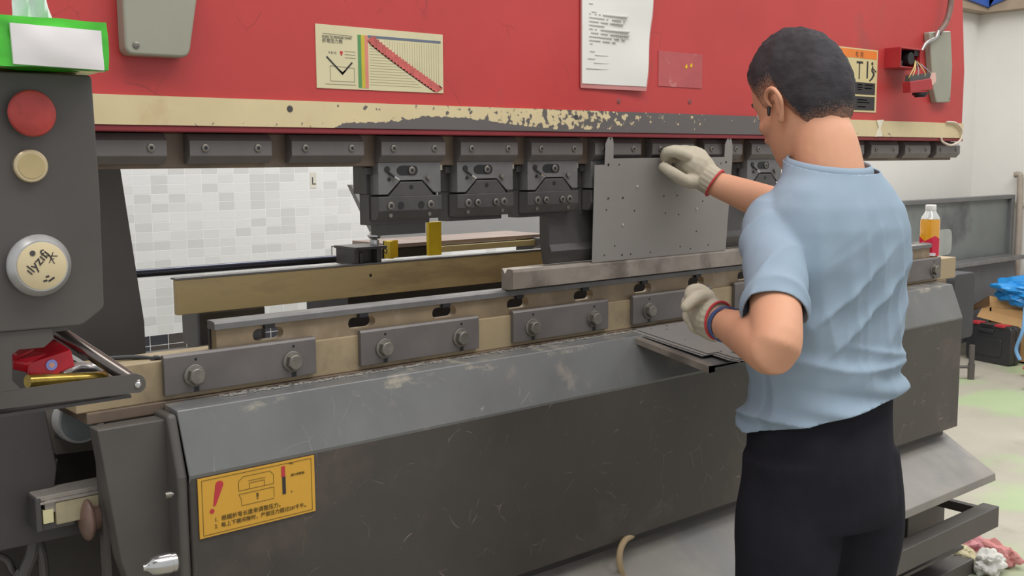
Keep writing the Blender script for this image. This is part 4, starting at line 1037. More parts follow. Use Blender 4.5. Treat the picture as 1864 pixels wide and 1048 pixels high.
# cables
def cable(name, pts, r, m, label):
    bm = BM(); tube(bm, pts, r, 10); return tag(obj(name, bm, m, smooth=True), label, 'cable')
M_cab = mat('grey_cable', (84, 80, 78), .5)
cable('power_cable', [at(62, 985, 1.86), at(58, 1010, 1.86), at(44, 1046, 1.87), at(30, 1110, 1.88), Vector((.40, 1.9, 0.02))], .011, M_cab, 'thick grey cable hanging from junction box, left one of pair')
cable('power_cable', [at(68, 985, 1.86), at(76, 1010, 1.86), at(80, 1046, 1.87), at(84, 1110, 1.88), Vector((.56, 1.9, 0.02))], .009, M_cab, 'thick grey cable hanging from junction box, right one of pair')
cable('power_cable', [at(-40, 1000, 1.9), at(10, 1016, 1.9), at(26, 1040, 1.9), at(50, 1060, 1.9), at(70, 1120, 1.9)], .006, M_cab, 'thin grey cord curving in at the bottom left corner')
bm = BM(); lathe(bm, (1.15, 3.6, 0), (0, 0, 1), [(0, .09), (.05, .09), (.06, .08)], 24); tag(obj('yellow_drum_lid', bm, M_yellow, smooth=True), 'yellow round lid on the floor behind the post', 'lid')
bm = BM(); tube(bm, [at(104, 835, 1.9), at(97, 870, 1.9), at(94, 905, 1.9)], .0018, 8); tag(obj('thin_wire', bm, M_bolt, smooth=True), 'thin grey wire curving down beside junction box', 'wire')
cable('black_hose', [at(200, 652, 1.80), at(250, 650, 1.79), at(296, 655, 1.765), Vector((.70, 1.765, 1.066)), at(270, 668, 1.77), at(235, 672, 1.80)], .004, M_blackp, 'black hose looped on left end of the bed')
cable('beige_hose', [at(1150, 975, 1.66), at(1137, 984, 1.645), at(1129, 1002, 1.635), at(1128, 1025, 1.63), at(1134, 1050, 1.63), at(1140, 1090, 1.64)], .0075, mat('beige_hose', (176, 152, 116), .5), 'beige hose hanging out below the front cover')

# ------------------------------------------------------------------ bottle
bt = thing('tea_bottle', 'plastic tea bottle with white cap and red label on bed', 'bottle', (3.26, 1.765, 1.06))
bc = at(1691, 465, 1.775); bx, by = bc.x, 1.775; bz = 1.0715
sc = .97
bm = BM(); N8 = 8
def ring8(z, r, rnd=0.):
    n = 32; out = []
    for i in range(n):
        t_ = 2*PI*i/n; q = (t_ % (PI/4))-PI/8; k = math.cos(PI/8)/math.cos(q)
        rr = r*((1-rnd)*k*1.04+rnd); out.append(Vector((bx+rr*math.cos(t_), by+rr*math.sin(t_), bz+z)))
    return out
loft(bm, [ring8(0, .026), ring8(.003, .030), ring8(.012, .031), ring8(.06, .031), ring8(.118, .031), ring8(.128, .0285, .4), ring8(.142, .019, 1), ring8(.147, .0155, 1), ring8(.152, .0152, 1)])
obj('bottle_shell', bm, mat('amber_tea_bottle', (214, 150, 34), .12, var=.05, coat=.6), bt, smooth=True, sharp=50)
bm = BM(); loft(bm, [ring8(.1235, .0305, .3), ring8(.130, .0282, .4), ring8(.143, .0196, 1), ring8(.152, .0160, 1)]); obj('clear_shoulder', bm, mat('clear_plastic_grey', (196, 196, 192), .1, coat=.6), bt, smooth=True)
bm = BM(); loft(bm, [ring8(.152, .0168, 1), ring8(.153, .0172, 1), ring8(.168, .0170, 1), ring8(.170, .0155, 1)]); obj('cap', bm, M_white, bt, smooth=True)
bm = BM()
# red label: wraps, its top edge a zigzag
n = 64; lo, hi = [], []
for i in range(n+1):
    t_ = 2*PI*i/n; q = (t_ % (PI/4))-PI/8; k = math.cos(PI/8)/math.cos(q)*1.04; r_ = .0316*k
    saw = abs(((t_*3/PI) % 2)-1)
    lo.append(bm.verts.new((bx+r_*math.cos(t_), by+r_*math.sin(t_), bz+.004))); hi.append(bm.verts.new((bx+r_*math.cos(t_), by+r_*math.sin(t_), bz+.052+.018*saw)))
for i in range(n): bm.faces.new((lo[i], lo[i+1], hi[i+1], hi[i]))
obj('red_label', bm, mat('label_red', (196, 30, 60), .3), bt)
c = at(1692, 460, by-.034); d = Vector((CAM.x-bx, CAM.y-by, 0)).normalized(); s_ = Vector((-d.y, d.x, 0))
bm = BM(); o_ = Vector((bx, by, bz))+d*.0345
prism(bm, [o_+s_*.020+Vector((0, 0, .004)), o_+s_*(-.002)+Vector((0, 0, .004)), o_+s_*(-.002)+Vector((0, 0, .014)), o_+s_*.020+Vector((0, 0, .014))], d*.0006)
prism(bm, [o_-s_*.010+Vector((0, 0, .004)), o_-s_*.017+Vector((0, 0, .004)), o_-s_*.020+Vector((0, 0, .05)), o_-s_*.019+Vector((0, 0, .052))], d*.0006)
obj('label_print', bm, mat('label_white', (228, 214, 218), .4), bt)

# ------------------------------------------------------------------ right background
GY = 3.65
gp = thing('guard_screen', 'tall grey-green steel guard screen standing by the back wall', 'guard', (7.2, GY, 0))
a = at(1620, 363, GY); b = at(1841, 357, GY)
M_guard = mat('grey_green_paint', (104, 108, 106), .4, var=.14, scale=3, col2=(58, 58, 62), amt=.75, s2=1.8, thr=.57)
zt3 = (a.z+b.z)/2
bm = BM(); box(bm, 5.9, b.x-.02, GY, GY+.02, .3, zt3-.01); obj('screen_panel', bm, M_guard, gp)
bm = BM(); box(bm, 5.9, b.x, GY-.03, GY+.03, zt3-.03, zt3); box(bm, b.x-.05, b.x, GY-.03, GY+.03, .0, zt3-.03); obj('screen_frame', bm, mat('frame_grey', (92, 92, 92), .45, var=.2, scale=4), gp, bevel=.004)
zz = at(1830, 468, GY-.1).z
bm = BM(); box(bm, 6.7, b.x-.08, GY-.16, GY-.02, zz-.02, zz+.01); obj('shelf', bm, M_steel, gp, bevel=.003)
bm = BM(); box(bm, 6.7, b.x-.1, GY-.10, GY-.03, .1, zz-.02); obj('lower_panel', bm, mat('lower_panel', (92, 94, 98), .5), gp)
c = at(1722, 417, GY-.002); d_ = at(1731, 463, GY-.002)
bm = BM(); pry(bm, plate_outline([Vector((c.x-.12, 0, c.z)), Vector((c.x-.12, 0, d_.z)), Vector((d_.x, 0, d_.z)), Vector((d_.x, 0, c.z))], .06), GY-.004, GY+.001); obj('oval_window', bm, mat('window_pale', (152, 154, 148), .5), gp)
# wall pipe
bm = BM(); p0 = at(1848, 319, 3.4); X8 = WX-.05
pp = [atX(1847, 318, X8), atX(1855, 318, X8), atX(1857, 328, X8), atX(1855, 400, X8), atX(1850, 500, X8)]
pp.append(Vector((X8, pp[-1].y, .05)))
tube(bm, pp, .022, 14, k=8); tag(obj('wall_pipe', bm, mat('pipe_grey_brown', (150, 138, 126), .5), smooth=True), 'grey-brown pipe with bent top on the right wall', 'pipe')
bm = BM(); box(bm, WX-.012, WX, 2.0, atX(1842, 366, WX).y, atX(1864, 368, WX).z-.03, atX(1864, 368, WX).z); struct('trim_3', bm, mat('trim_offwhite', (196, 190, 178), .6))
# box
cbx = thing('cardboard_box', 'open cardboard box with blue bag behind the tool case', 'cardboard box', (7.3, 2.9, 0))
M_card = mat('cardboard', (196, 154, 104), .8, var=.08, scale=5)
BX0, BX1, BY0, BY1, BH = 7.25, 7.85, 2.75, 3.40, .36
bm = BM(); t = .012
box(bm, BX0, BX0+t, BY0, BY1, 0, BH); box(bm, BX1-t, BX1, BY0, BY1, 0, BH); box(bm, BX0, BX1, BY0, BY0+t, 0, BH); box(bm, BX0, BX1, BY1-t, BY1, 0, BH); box(bm, BX0, BX1, BY0, BY1, 0, t)
obj('box_walls', bm, M_card, cbx)
bm = BM(); fl = [atX(1800, 538, 7.30), atX(1880, 560, 7.30), atX(1880, 604, 7.22), atX(1778, 576, 7.22)]
prism(bm, fl, (.012, 0, 0)); obj('box_flap', bm, M_card, cbx)
bm = BM(); prism(bm, [atX(1800, 538, 7.2), atX(1760, 562, 7.2), atX(1768, 566, 7.25), atX(1800, 556, 7.25)], (.012, 0, 0)); obj('box_flap', bm, mat('cardboard_dark', (120, 96, 72), .8), cbx)
def crumple(name, c, s, m, label, cat, seed=0, n=4, sharp=20, flat=.0):
    bm = BM(); bmesh.ops.create_icosphere(bm, subdivisions=n, radius=1)
    for v in bm.verts:
        q = v.co.copy(); d = mnoise.noise(q*1.6+Vector((seed, 0, 0)))*.55+mnoise.noise(q*4+Vector((0, seed, 0)))*.12
        d += abs(mnoise.noise(q*2.5+Vector((0, 0, seed))))*.3
        q *= (1+d); v.co = Vector((c[0]+q.x*s[0], c[1]+q.y*s[1], max(flat, c[2]+q.z*s[2])))
    return tag(obj(name, bm, m, smooth=True, sharp=sharp), label, cat)
cc = atX(1846, 530, 7.15)
crumple('blue_bag', (cc.x+.1, cc.y-.06, cc.z-.01), (.12, .22, .085), mat('blue_plastic', (40, 136, 206), .35, var=.2, scale=6), 'crumpled bright blue plastic bag lying on the cardboard box', 'bag', 3)
bm = BM(); tube(bm, [atX(1866, 560, 6.95), atX(1862, 600, 6.9), atX(1850, 635, 6.9), atX(1857, 655, 6.9)], .012, 8); tag(obj('blue_strap', bm, mat('blue_strap', (110, 156, 196), .6), smooth=True), 'blue strap hanging down in front of cardboard box', 'strap')
crumple('red_rag', (6.86, 2.90, .05), (.06, .06, .05), mat('red_cloth', (190, 60, 70), .8), 'small red and pale rag by the tool case', 'rag', 9)
bm = BM(); box(bm, 6.42, 6.55, 2.66, 2.78, .0, .07); tag(obj('blue_block', bm, mat('blue_block', (70, 120, 170), .5), bevel=.004), 'small blue block on the floor at right edge', 'block')
# tool case
tcs = thing('tool_case', 'black plastic tool case with two red latches on floor', 'tool case', (7.0, 3.27, 0))
A = atZ(1757, 652, 0); B = atZ(1838, 668, 0)
dirv = (B-A); dirv.z = 0; Lc = dirv.length; dirv.normalize(); nrm = Vector((dirv.y, -dirv.x, 0)); 
if nrm.dot(CAM-A) < 0: nrm = -nrm
Mc = Matrix.Translation(A) @ Matrix(((dirv.x, -nrm.x, 0, 0), (dirv.y, -nrm.y, 0, 0), (0, 0, 1, 0), (0, 0, 0, 1)))
Hc = .265
def cobj(name, bm, m, **k):
    bmesh.ops.transform(bm, matrix=Mc, verts=bm.verts); return obj(name, bm, m, tcs, **k)
bm = BM(); pry(bm, plate_outline([Vector((0, 0, 0)), Vector((Lc, 0, 0)), Vector((Lc, 0, Hc)), Vector((0, 0, Hc))], .04), 0, .048); cobj('case_shell', bm, M_blackp, bevel=.006)
bm = BM(); pry(bm, plate_outline([Vector((0, 0, 0)), Vector((Lc, 0, 0)), Vector((Lc, 0, Hc)), Vector((0, 0, Hc))], .04), .052, .10); cobj('case_shell', bm, M_blackp, bevel=.006)
bm = BM(); pry(bm, plate_outline([Vector((.07, 0, .05)), Vector((Lc-.07, 0, .05)), Vector((Lc-.07, 0, Hc-.09)), Vector((.07, 0, Hc-.09))], .03), -.006, .002); cobj('raised_panel', bm, M_blackp, bevel=.003)
for f_ in (.20, .76):
    bm = BM(); box(bm, Lc*f_-.04, Lc*f_+.035, -.01, .06, Hc-.01, Hc+.008); cobj('latch', bm, mat('latch_red', (180, 50, 60), .4), bevel=.003)
bm = BM(); box(bm, Lc*.30, Lc*.62, -.012, .03, Hc-.055, Hc-.03); cobj('handle', bm, M_blackp, bevel=.004)
bm = BM(); box(bm, Lc*.33, Lc*.59, -.002, .03, Hc-.03, Hc-.004); cobj('handle_gap', bm, M_black)
# small post with foot
a = atZ(1767, 690, 0)
bm = BM(); cyl(bm, (a.x, a.y, 0), (a.x, a.y, .10), .020, 16, .022); cyl(bm, (a.x, a.y, .10), (a.x, a.y, .22), .017, 16); tube(bm, [(a.x, a.y, .08), (a.x-.12, a.y+.10, .08)], .010, 8, smooth=False)
tag(obj('floor_stand', bm, M_dark, smooth=True), 'short dark metal leg with crossbar standing right of the bed', 'stand')
# dark rounded cover behind bed end
a = at(1738, 500, 2.3); b = at(1771, 585, 2.3)
b = at(1771, 612, 2.3); bm = BM(); pry(bm, plate_outline([Vector((a.x, 0, a.z)), Vector((a.x, 0, b.z)), Vector((b.x, 0, b.z)), Vector((b.x, 0, a.z))], .03), 2.3, 2.4); box(bm, a.x-.25, a.x+.05, 2.33, 2.38, b.z+.05, b.z+.10)
obj('motor_cover', bm, mat('dark_cover', (54, 54, 58), .5), bed, bevel=.006)
# rags on the floor
a = atZ(1745, 1030, 0)
crumple('cloth_scrap', (a.x+.0, a.y, .03), (.055, .05, .035), mat('pale_yellow_cloth', (196, 186, 150), .9), 'pale yellow cloth scrap on floor, leftmost of rag pile', 'rag', 5)
a = atZ(1752, 1020, 0)
a = atZ(1775, 1015, 0); crumple('cloth_scrap', (a.x, a.y+.02, .035), (.06, .05, .05), mat('pink_cloth', (196, 134, 138), .9), 'pink cloth scrap in the middle of the rag pile', 'rag', 11)
a = atZ(1800, 1040, 0); crumple('cloth_scrap', (a.x, a.y, .03), (.06, .045, .04), mat('white_cloth', (206, 204, 196), .9), 'white cloth scrap at the front of the rag pile', 'rag', 15)
a = atZ(1812, 1025, 0); crumple('cloth_scrap', (a.x+.01, a.y, .03), (.03, .07, .04), mat('rose_cloth', (206, 140, 136), .9), 'narrow rose cloth strip, right side of rag pile', 'rag', 19)
a = atZ(1795, 1003, 0); bm = BM(); box(bm, a.x-.03, a.x+.03, a.y-.01, a.y+.01, 0, .012); tag(obj('metal_offcut', bm, M_steeld, bevel=.002), 'small dark metal offcut beyond the rags', 'offcut')
# blue tarp over the tan ledge, upper right
bm = BM(); bz_ = zt+.09
q1, q2, q3 = atX(1786, 17, WX-.14), atX(1832, -2, WX-.14), atX(1836, -40, WX-.14)
w1_, w2_ = at(1750, -6, WY-.14), at(1750, -40, WY-.14)
cnr = Vector((WX-.14, WY-.14, q1.z+.01)); cnt_ = Vector((WX-.14, WY-.14, q3.z+.1))
prism(bm, [cnr, q1, q2, q3, cnt_], (.02, 0, 0)); prism(bm, [w1_, cnr, cnt_, w2_], (0, .02, 0))
tag(obj('blue_tarp', bm, mat('blue_tarp', (52, 84, 156), .5, var=.2, scale=6)), 'blue tarpaulin corner hanging over the tan ledge', 'tarpaulin')

# ------------------------------------------------------------------ the man
FA = math.radians(12)                      # he faces the machine
F = Vector((math.sin(FA), math.cos(FA), 0)); R = Vector((math.cos(FA), -math.sin(FA), 0)); U = Vector((0, 0, 1))
MX = Vector((1.862, 1.205, 0))
man = thing('person', 'man in light blue T-shirt, black trousers and cotton gloves, feeding sheet into press', 'person', (MX.x, MX.y, 0))
def ring(c, a, b, n=40, p=2.3, tiltf=0):
    out = []
    for i in range(n):
        t_ = 2*PI*i/n; ct, st = math.cos(t_), math.sin(t_)
        x = a*math.copysign(abs(ct)**(2/p), ct); y = b*math.copysign(abs(st)**(2/p), st)
        out.append(c+R*x+F*y+U*(tiltf*y))
    return out
def P(r_, f_, z): return MX+R*r_+F*f_+U*z
# joints
shL, shR = P(-.116, .035, 1.272), P(.122, .03, 1.276)
elL = at(1412, 632, 1.10); wrL = at(1312, 586, 1.33); haL = at(1280, 562, 1.385)
wrR = at(1300, 333, 1.60); elR = at(1468, 398, 1.42)
hip = .86
torso = [(.80, .138, .096, 0), (.90, .132, .092, 0), (1.0, .134, .098, 0), (1.10, .138, .098, .0), (1.20, .148, .100, -.004), (1.28, .150, .092, -.006), (1.32, .130, .075, -.008), (1.35, .09, .06, -.004), (1.375, .06, .055, .01)]
bm = BM(); loft(bm, [ring(P(0, f_, z), a_, b_) for z, a_, b_, f_ in torso])
# neck and head in one
HC = P(.0, .088, 1.517)                     # skull centre
HT = math.radians(24)                       # bowed forward
HYAW = math.radians(2)
HM = Matrix.Translation(HC) @ Matrix.Rotation(-(FA)+HYAW, 4, 'Z') @ Matrix.Rotation(-HT, 4, 'X') @ Matrix.Diagonal((1.06, 1.06, 1.12, 1))
def hp(x, y, z): return HM @ Vector((x, y, z))   # x right, y face, z crown
capsule(bm, [P(0, -.005, 1.33), P(0, .015, 1.42), hp(0, -.02, -.06)], [.072, .064, .056], 20)
head_rows = [(-.125, .028, .060, .028, .030), (-.115, .040, .078, .040, .012), (-.095, .052, .088, .070, -.0), (-.07, .060, .090, .082, 0), (-.04, .066, .088, .090, 0), (-.01, .071, .090, .096, 0), (.02, .0745, .092, .100, 0), (.05, .073, .090, .100, 0), (.075, .064, .080, .090, 0), (.095, .048, .060, .070, 0), (.107, .026, .03, .038, 0), (.110, .008, .01, .01, 0)]
rings_ = []
for z, a_, bf, bb, off in head_rows:
    rr = []
    for i in range(40):
        t_ = 2*PI*i/40; ct, st = math.cos(t_), math.sin(t_)
        rr.append(hp(a_*math.copysign(abs(ct)**.9, ct), off+(bf if st > 0 else bb)*math.copysign(abs(st)**.95, st)*(1 if off == 0 else .9), z))
    rings_.append(rr)
loft(bm, rings_)
capsule(bm, [hp(0, .086, .005), hp(0, .100, -.025), hp(0, .106, -.036)], [.008, .010, .012], 12)     # nose
capsule(bm, [hp(-.010, .096, -.040), hp(.010, .096, -.040)], [.009, .009], 10)
capsule(bm, [hp(-.020, .083, -.066), hp(0, .090, -.066), hp(.020, .083, -.066)], [.006, .007, .006], 10)   # lips
capsule(bm, [hp(-.017, .082, -.075), hp(0, .089, -.076), hp(.017, .082, -.075)], [.006, .007, .006], 10)
capsule(bm, [hp(-.045, .070, .022), hp(0, .088, .020), hp(.045, .070, .022)], [.010, .009, .010], 10)   # brow
for s_ in (-1, 1): capsule(bm, [hp(s_*.045, .060, -.03), hp(s_*.052, .03, -.03)], [.018, .018], 12)      # cheek
# arms
def limb(pts, rad): capsule(bm, pts, rad, 20)
limb([P(-.11, .0, 1.295), shL, shL.lerp(elL, .5), elL, elL.lerp(wrL, .35), elL.lerp(wrL, .8), wrL, haL], [.035, .048, .048, .045, .046, .034, .029, .022])
limb([P(.11, .0, 1.295), shR, shR.lerp(elR, .5), elR, elR.lerp(wrR, .35), elR.lerp(wrR, .8), wrR, wrR.lerp(at(1265, 305, 1.65), .6)], [.035, .046, .046, .044, .045, .034, .029, .022])
# legs and feet
for s_ in (-1, 1):
    limb([P(s_*.085, 0, .84), P(s_*.09, .01, .65), P(s_*.10, .015, .46), P(s_*.105, .0, .30), P(s_*.11, -.02, .10)], [.060, .066, .055, .052, .038])
    capsule(bm, [P(s_*.11, -.02, .055), P(s_*.115, .07, .04), P(s_*.12, .13, .03)], [.036, .034, .026], 16)
bm = remesh(bm, .006, 5, .5)
# ear ridge details are modelled after the fusing so that they stay crisp
body = obj('body', bm, M_skin, man, smooth=True, sharp=180)
body['label'] = 'bare skin of head, neck and arms'
for s_ in (-1, 1):
    bm = BM()
    def ep(x, y, z): return hp(s_*x*.99, (y-.01)*1.1-.008, z*.92-.012)
    rim = [ep(.074, .024, -.002), ep(.082, .024, .016), ep(.089, .010, .025), ep(.095, -.008, .018), ep(.092, -.014, -.004), ep(.084, -.004, -.022), ep(.077, .010, -.036), ep(.073, .014, -.030)]
    tube(bm, rim, [.0035, .0045, .005, .005, .0045, .0045, .0065, .004], 10)
    capsule(bm, [ep(.074, .014, .012), ep(.082, .0, .004), ep(.076, .008, -.022)], [.007, .008, .007], 10)
    bm = remesh(bm, .0018, 3, .5)
    obj('ear', bm, M_skin, man, smooth=True, sharp=180)
bm = BM(); capsule(bm, [hp(-.079, .010, -.014), hp(-.082, .012, -.026)], [.004, .003], 10); obj('earphone', bm, M_black, man, smooth=True, label='small black earphone in left ear')
# eyes (closed-looking down gaze), eyebrows
for s_ in (-1, 1):
    bm = BM(); ellipsoid(bm, hp(s_*.031, .073, .002), (HM.to_3x3() @ Vector((.013, 0, 0)), HM.to_3x3() @ Vector((0, .013, 0)), HM.to_3x3() @ Vector((0, 0, .011)))); obj('eye', bm, mat('eye_white', (225, 220, 214), .3), man, smooth=True)
    bm = BM(); ellipsoid(bm, hp(s_*.031, .082, -.001), (HM.to_3x3() @ Vector((.005, 0, 0)), HM.to_3x3() @ Vector((0, .0046, 0)), HM.to_3x3() @ Vector((0, 0, .005)))); obj('iris', bm, M_black, man, smooth=True)
    bm = BM(); capsule(bm, [hp(s_*.014, .096, .024), hp(s_*.032, .090, .029), hp(s_*.050, .074, .024)], [.0035, .004, .0025], 8); obj('eyebrow', bm, M_black, man, smooth=True)
# hair: thick cap following the skull, clear of face and ears
M_hair = mat('short_black_hair', (56, 53, 56), .75, var=.35, scale=22, stretch=(1, 1, 2.5), bump=.9, spec=.25)
fades = []
bm = BM(); nh, mh = 110, 70; grid = []
for j in range(mh+1):
    row = []
    for i in range(nh):
        t_ = 2*PI*i/nh; ph = PI*.86*j/mh
        dx, dy, dz = math.sin(ph)*math.cos(t_), math.sin(ph)*math.sin(t_), math.cos(ph)
        # skull shape
        ax_ = .0770; ay = .094 if dy > 0 else .104; az = .117 if dz > 0 else .118
        if dz < 0: ax_ = .0765-.016*(-dz); ay = (ay-.018*(-dz))
        p = Vector((dx*ax_, dy*ay, dz*az))
        thk = .010+.006*max(0, dz)+.006*max(0, dy)*max(0, dz)
        # hairline limit: front high, sides above the ears, nape low
        low = -.085 if dy < -.46 else (.002 if dy < .30 else .002+.040*min(1, (dy-.30)/.3))
        if -.46 <= dy < .30: low = -.085+.087*min(1, (dy+.46)/.30)
        side = .052
        k = (p.z-low)/.030
        thk *= max(-.6, min(1, k))
        nse = mnoise.noise(Vector((p.x*50, p.y*50, p.z*22)))*.0035+mnoise.noise(p*150)*.0022
        fades.append(k)
        n_ = Vector((dx/ax_, dy/ay, dz/az)).normalized()
        row.append(bm.verts.new(HM @ (p+n_*(thk+(nse if k > 0 else 0)))))
    grid.append(row)
for j in range(mh):
    for i in range(nh):
        bm.faces.new((grid[j][i], grid[j][(i+1) % nh], grid[j+1][(i+1) % nh], grid[j+1][i]))
bm.faces.new(grid[-1])
bm.verts.ensure_lookup_table(); fl_ = bm.verts.layers.float.new('hair_amount'); bm.verts.ensure_lookup_table()
for i, k in enumerate(fades): bm.verts[i][fl_] = max(0, min(1, k*.55))
hair = obj('hair', bm, M_hair, man, smooth=True, sharp=180, label='short black hair')
nt = M_hair.node_tree; N = nt.nodes; L = nt.links; b = N['Principled BSDF']; src = b.inputs['Base Color'].links[0].from_socket
an = N.new('ShaderNodeAttribute'); an.attribute_name = 'hair_amount'; n = N.new('ShaderNodeTexNoise'); n.inputs['Scale'].default_value = 320
tc = N.new('ShaderNodeTexCoord'); L.new(tc.outputs['Object'], n.inputs['Vector'])
ad = N.new('ShaderNodeMath'); ad.operation = 'ADD'; L.new(an.outputs['Fac'], ad.inputs[0]); L.new(n.outputs[0], ad.inputs[1])
mr = N.new('ShaderNodeMapRange'); mr.inputs['From Min'].default_value = .5; mr.inputs['From Max'].default_value = 1.15; L.new(ad.outputs[0], mr.inputs['Value'])
x = N.new('ShaderNodeMix'); x.data_type = 'RGBA'; L.new(mr.outputs[0], x.inputs[0]); x.inputs[6].default_value = (*lin((190, 140, 112)), 1); L.new(src, x.inputs[7]); L.new(x.outputs[2], b.inputs['Base Color'])

# T-shirt: torso and sleeves fused, then wrinkled
bm = BM()
ts = [(.74, .172, .130, 0), (.80, .172, .130, 0), (.88, .168, .126, 0), (.92, .164, .122, 0), (.97, .156, .116, 0), (1.03, .152, .112, 0), (1.11, .154, .114, .0), (1.19, .160, .116, -.006), (1.26, .160, .112, -.010), (1.302, .150, .100, -.012), (1.335, .130, .086, -.010), (1.362, .102, .079, -.004), (1.385, .089, .077, .002), (1.42, .085, .076, .010)]
loft(bm, [ring(P(0, f_, z), a_, b_) for z, a_, b_, f_ in ts])
sEL = shL.lerp(elL, .76); sER = shR.lerp(elR, .72)
tube(bm, [P(-.08, -.005, 1.290), shL+Vector((0, 0, .004)), shL.lerp(elL, .40), sEL], [.046, .053, .055, .056], 24)
tube(bm, [P(.08, -.005, 1.290), shR+Vector((0, 0, .004)), shR.lerp(elR, .38), sER], [.046, .053, .055, .056], 24)
bm = remesh(bm, .0045, 12, .6)
dl = (elL-shL).normalized(); dr_ = (elR-shR).normalized()
def rid(v, p=3): return (1-abs(mnoise.noise(v)))**p-.35
bm.normal_update()
disp = []
for v in bm.verts:
    q = v.co; d = q-MX; lr = d.dot(R); lf = d.dot(F); z = q.z
    onsl = max(0, min(1, (abs(lr)-.13)/.04)) if z > 1.04 else 0
    ang = math.atan2(lf, lr)
    w1 = .011*rid(Vector((ang*2.6+z*1.2, z*1.8, 3.1)))*(1-onsl)*max(0, min(1, (1.30-z)/.10+.25))
    lowk = max(0, min(1, (1.05-z)/.10))
    sl = z+.16*lr-.10*lf
    w2 = .026*lowk*rid(Vector((sl*21, lr*3.2, lf*3.2)), 2.5)
    diag = max(0, 1-abs(z-1.12)/.16)*(1-onsl)
    w3 = .012*diag*rid(Vector(((z-lr*.9)*12, lr*3, 7.7)))
    t_ = (q-shL).dot(dl); w4 = .011*onsl*rid(Vector((t_*16+d.z*6, lf*9, lr*7+2)))
    w5 = .0016*mnoise.noise(q*22)
    disp.append(w1*(1-lowk*.6)+w2+w3+w4+w5+.002)
for v, w_ in zip(list(bm.verts), disp): v.co += v.normal*w_
def cut(bm, co, no, rad):
    # trim the cloth beyond a plane, only near the opening
    no = no.normalized()
    fs = [f for f in bm.faces if (f.calc_center_median()-co).length < rad]
    ge = set(fs)
    for f in fs: ge.update(f.edges); ge.update(f.verts)
    bmesh.ops.bisect_plane(bm, geom=list(ge), plane_co=co, plane_no=no, dist=1e-6)
    dead = [f for f in bm.faces if (f.calc_center_median()-co).length < rad*1.05 and (f.calc_center_median()-co).dot(no) > 1e-5]
    bmesh.ops.delete(bm, geom=dead, context='FACES')
cut(bm, sEL-dl*.006, dl, .085)
cut(bm, sER-dr_*.006, dr_, .085)
cut(bm, P(0, .006, 1.384), (U-F*.20), .12)
cut(bm, P(0, -.05, .903), (-U+R*.16-F*.18), .30)
for v in [v for v in bm.verts if not v.link_faces]: bm.verts.remove(v)
shirt = obj('t_shirt', bm, M_shirt, man, smooth=True, sharp=180, label='light blue cotton T-shirt')
so = shirt.modifiers.new('thick', 'SOLIDIFY'); so.thickness = .0025; so.offset = -1
# hems
def band(c, ax, rad, thick, name, m, parent, squash=None):
    s, t_ = frame_of(ax); bm = BM(); pts = []
    n = 36; prevr = []
    for i in range(n):
        a_ = 2*PI*i/n; d = (s*math.cos(a_)+t_*math.sin(a_))
        pts.append((c+d*rad, d))
    rings = []
    for p, d in pts:
        rings.append([bm.verts.new(p+d*thick*math.cos(b_)+ax.normalized()*thick*1.6*math.sin(b_)) for b_ in [2*PI*k/8 for k in range(8)]])
    for i in range(n):
        a_, b_ = rings[i], rings[(i+1) % n]
        for k in range(8): bm.faces.new((a_[k], a_[(k+1) % 8], b_[(k+1) % 8], b_[k]))
    return obj(name, bm, m, parent, smooth=True)
# collar
bm = BM(); n = 40; rg = ring(P(0, .004, 1.384), .086, .075, n, 2.1, .20); rings = []
for i, p in enumerate(rg):
    d = (p-P(0, .008, p.z)).normalized(); rings.append([bm.verts.new(p+d*.0035*math.cos(b_)+(U-d*.25)*.009*math.sin(b_)) for b_ in [2*PI*k/8 for k in range(8)]])
for i in range(n):
    for k in range(8): bm.faces.new((rings[i][k], rings[i][(k+1) % 8], rings[(i+1) % n][(k+1) % 8], rings[(i+1) % n][k]))
obj('collar', bm, M_shirt, man, smooth=True)

# trousers
bm = BM()
tr = [(.965, .142, .103), (.90, .150, .110), (.86, .156, .116), (.78, .163, .122), (.70, .168, .125), (.66, .165, .12)]
loft(bm, [ring(P(0, 0, z), a_, b_) for z, a_, b_ in tr])
for s_ in (-1, 1):
    tube(bm, [P(s_*.075, 0, .80), P(s_*.088, 0, .62), P(s_*.098, .01, .44), P(s_*.105, 0, .26), P(s_*.112, -.015, .07)], [.105, .104, .088, .078, .072], 28)
bm = remesh(bm, .007, 6, .5)
for v in bm.verts:
    q = v.co; lr = (q-MX).dot(R); lf = (q-MX).dot(F)
    v.co = q+v.normal*(.005*mnoise.noise(Vector((q.x*9, q.y*9, q.z*4)))+.005*math.sin(q.z*26+lr*20+2*mnoise.noise(q*3))*max(.3, min(1, (q.z-.45)*2)))
obj('trousers', bm, M_trous, man, smooth=True, sharp=180, label='loose black trousers')
for s_ in (-1, 1):
    bm = BM(); capsule(bm, [P(s_*.11, -.05, .045), P(s_*.115, .05, .045), P(s_*.12, .15, .035)], [.044, .044, .034], 18)
    bm = remesh(bm, .005, 4)
    for v in bm.verts: v.co.z = max(.002, v.co.z)
    obj('shoe', bm, M_blackp, man, smooth=True)

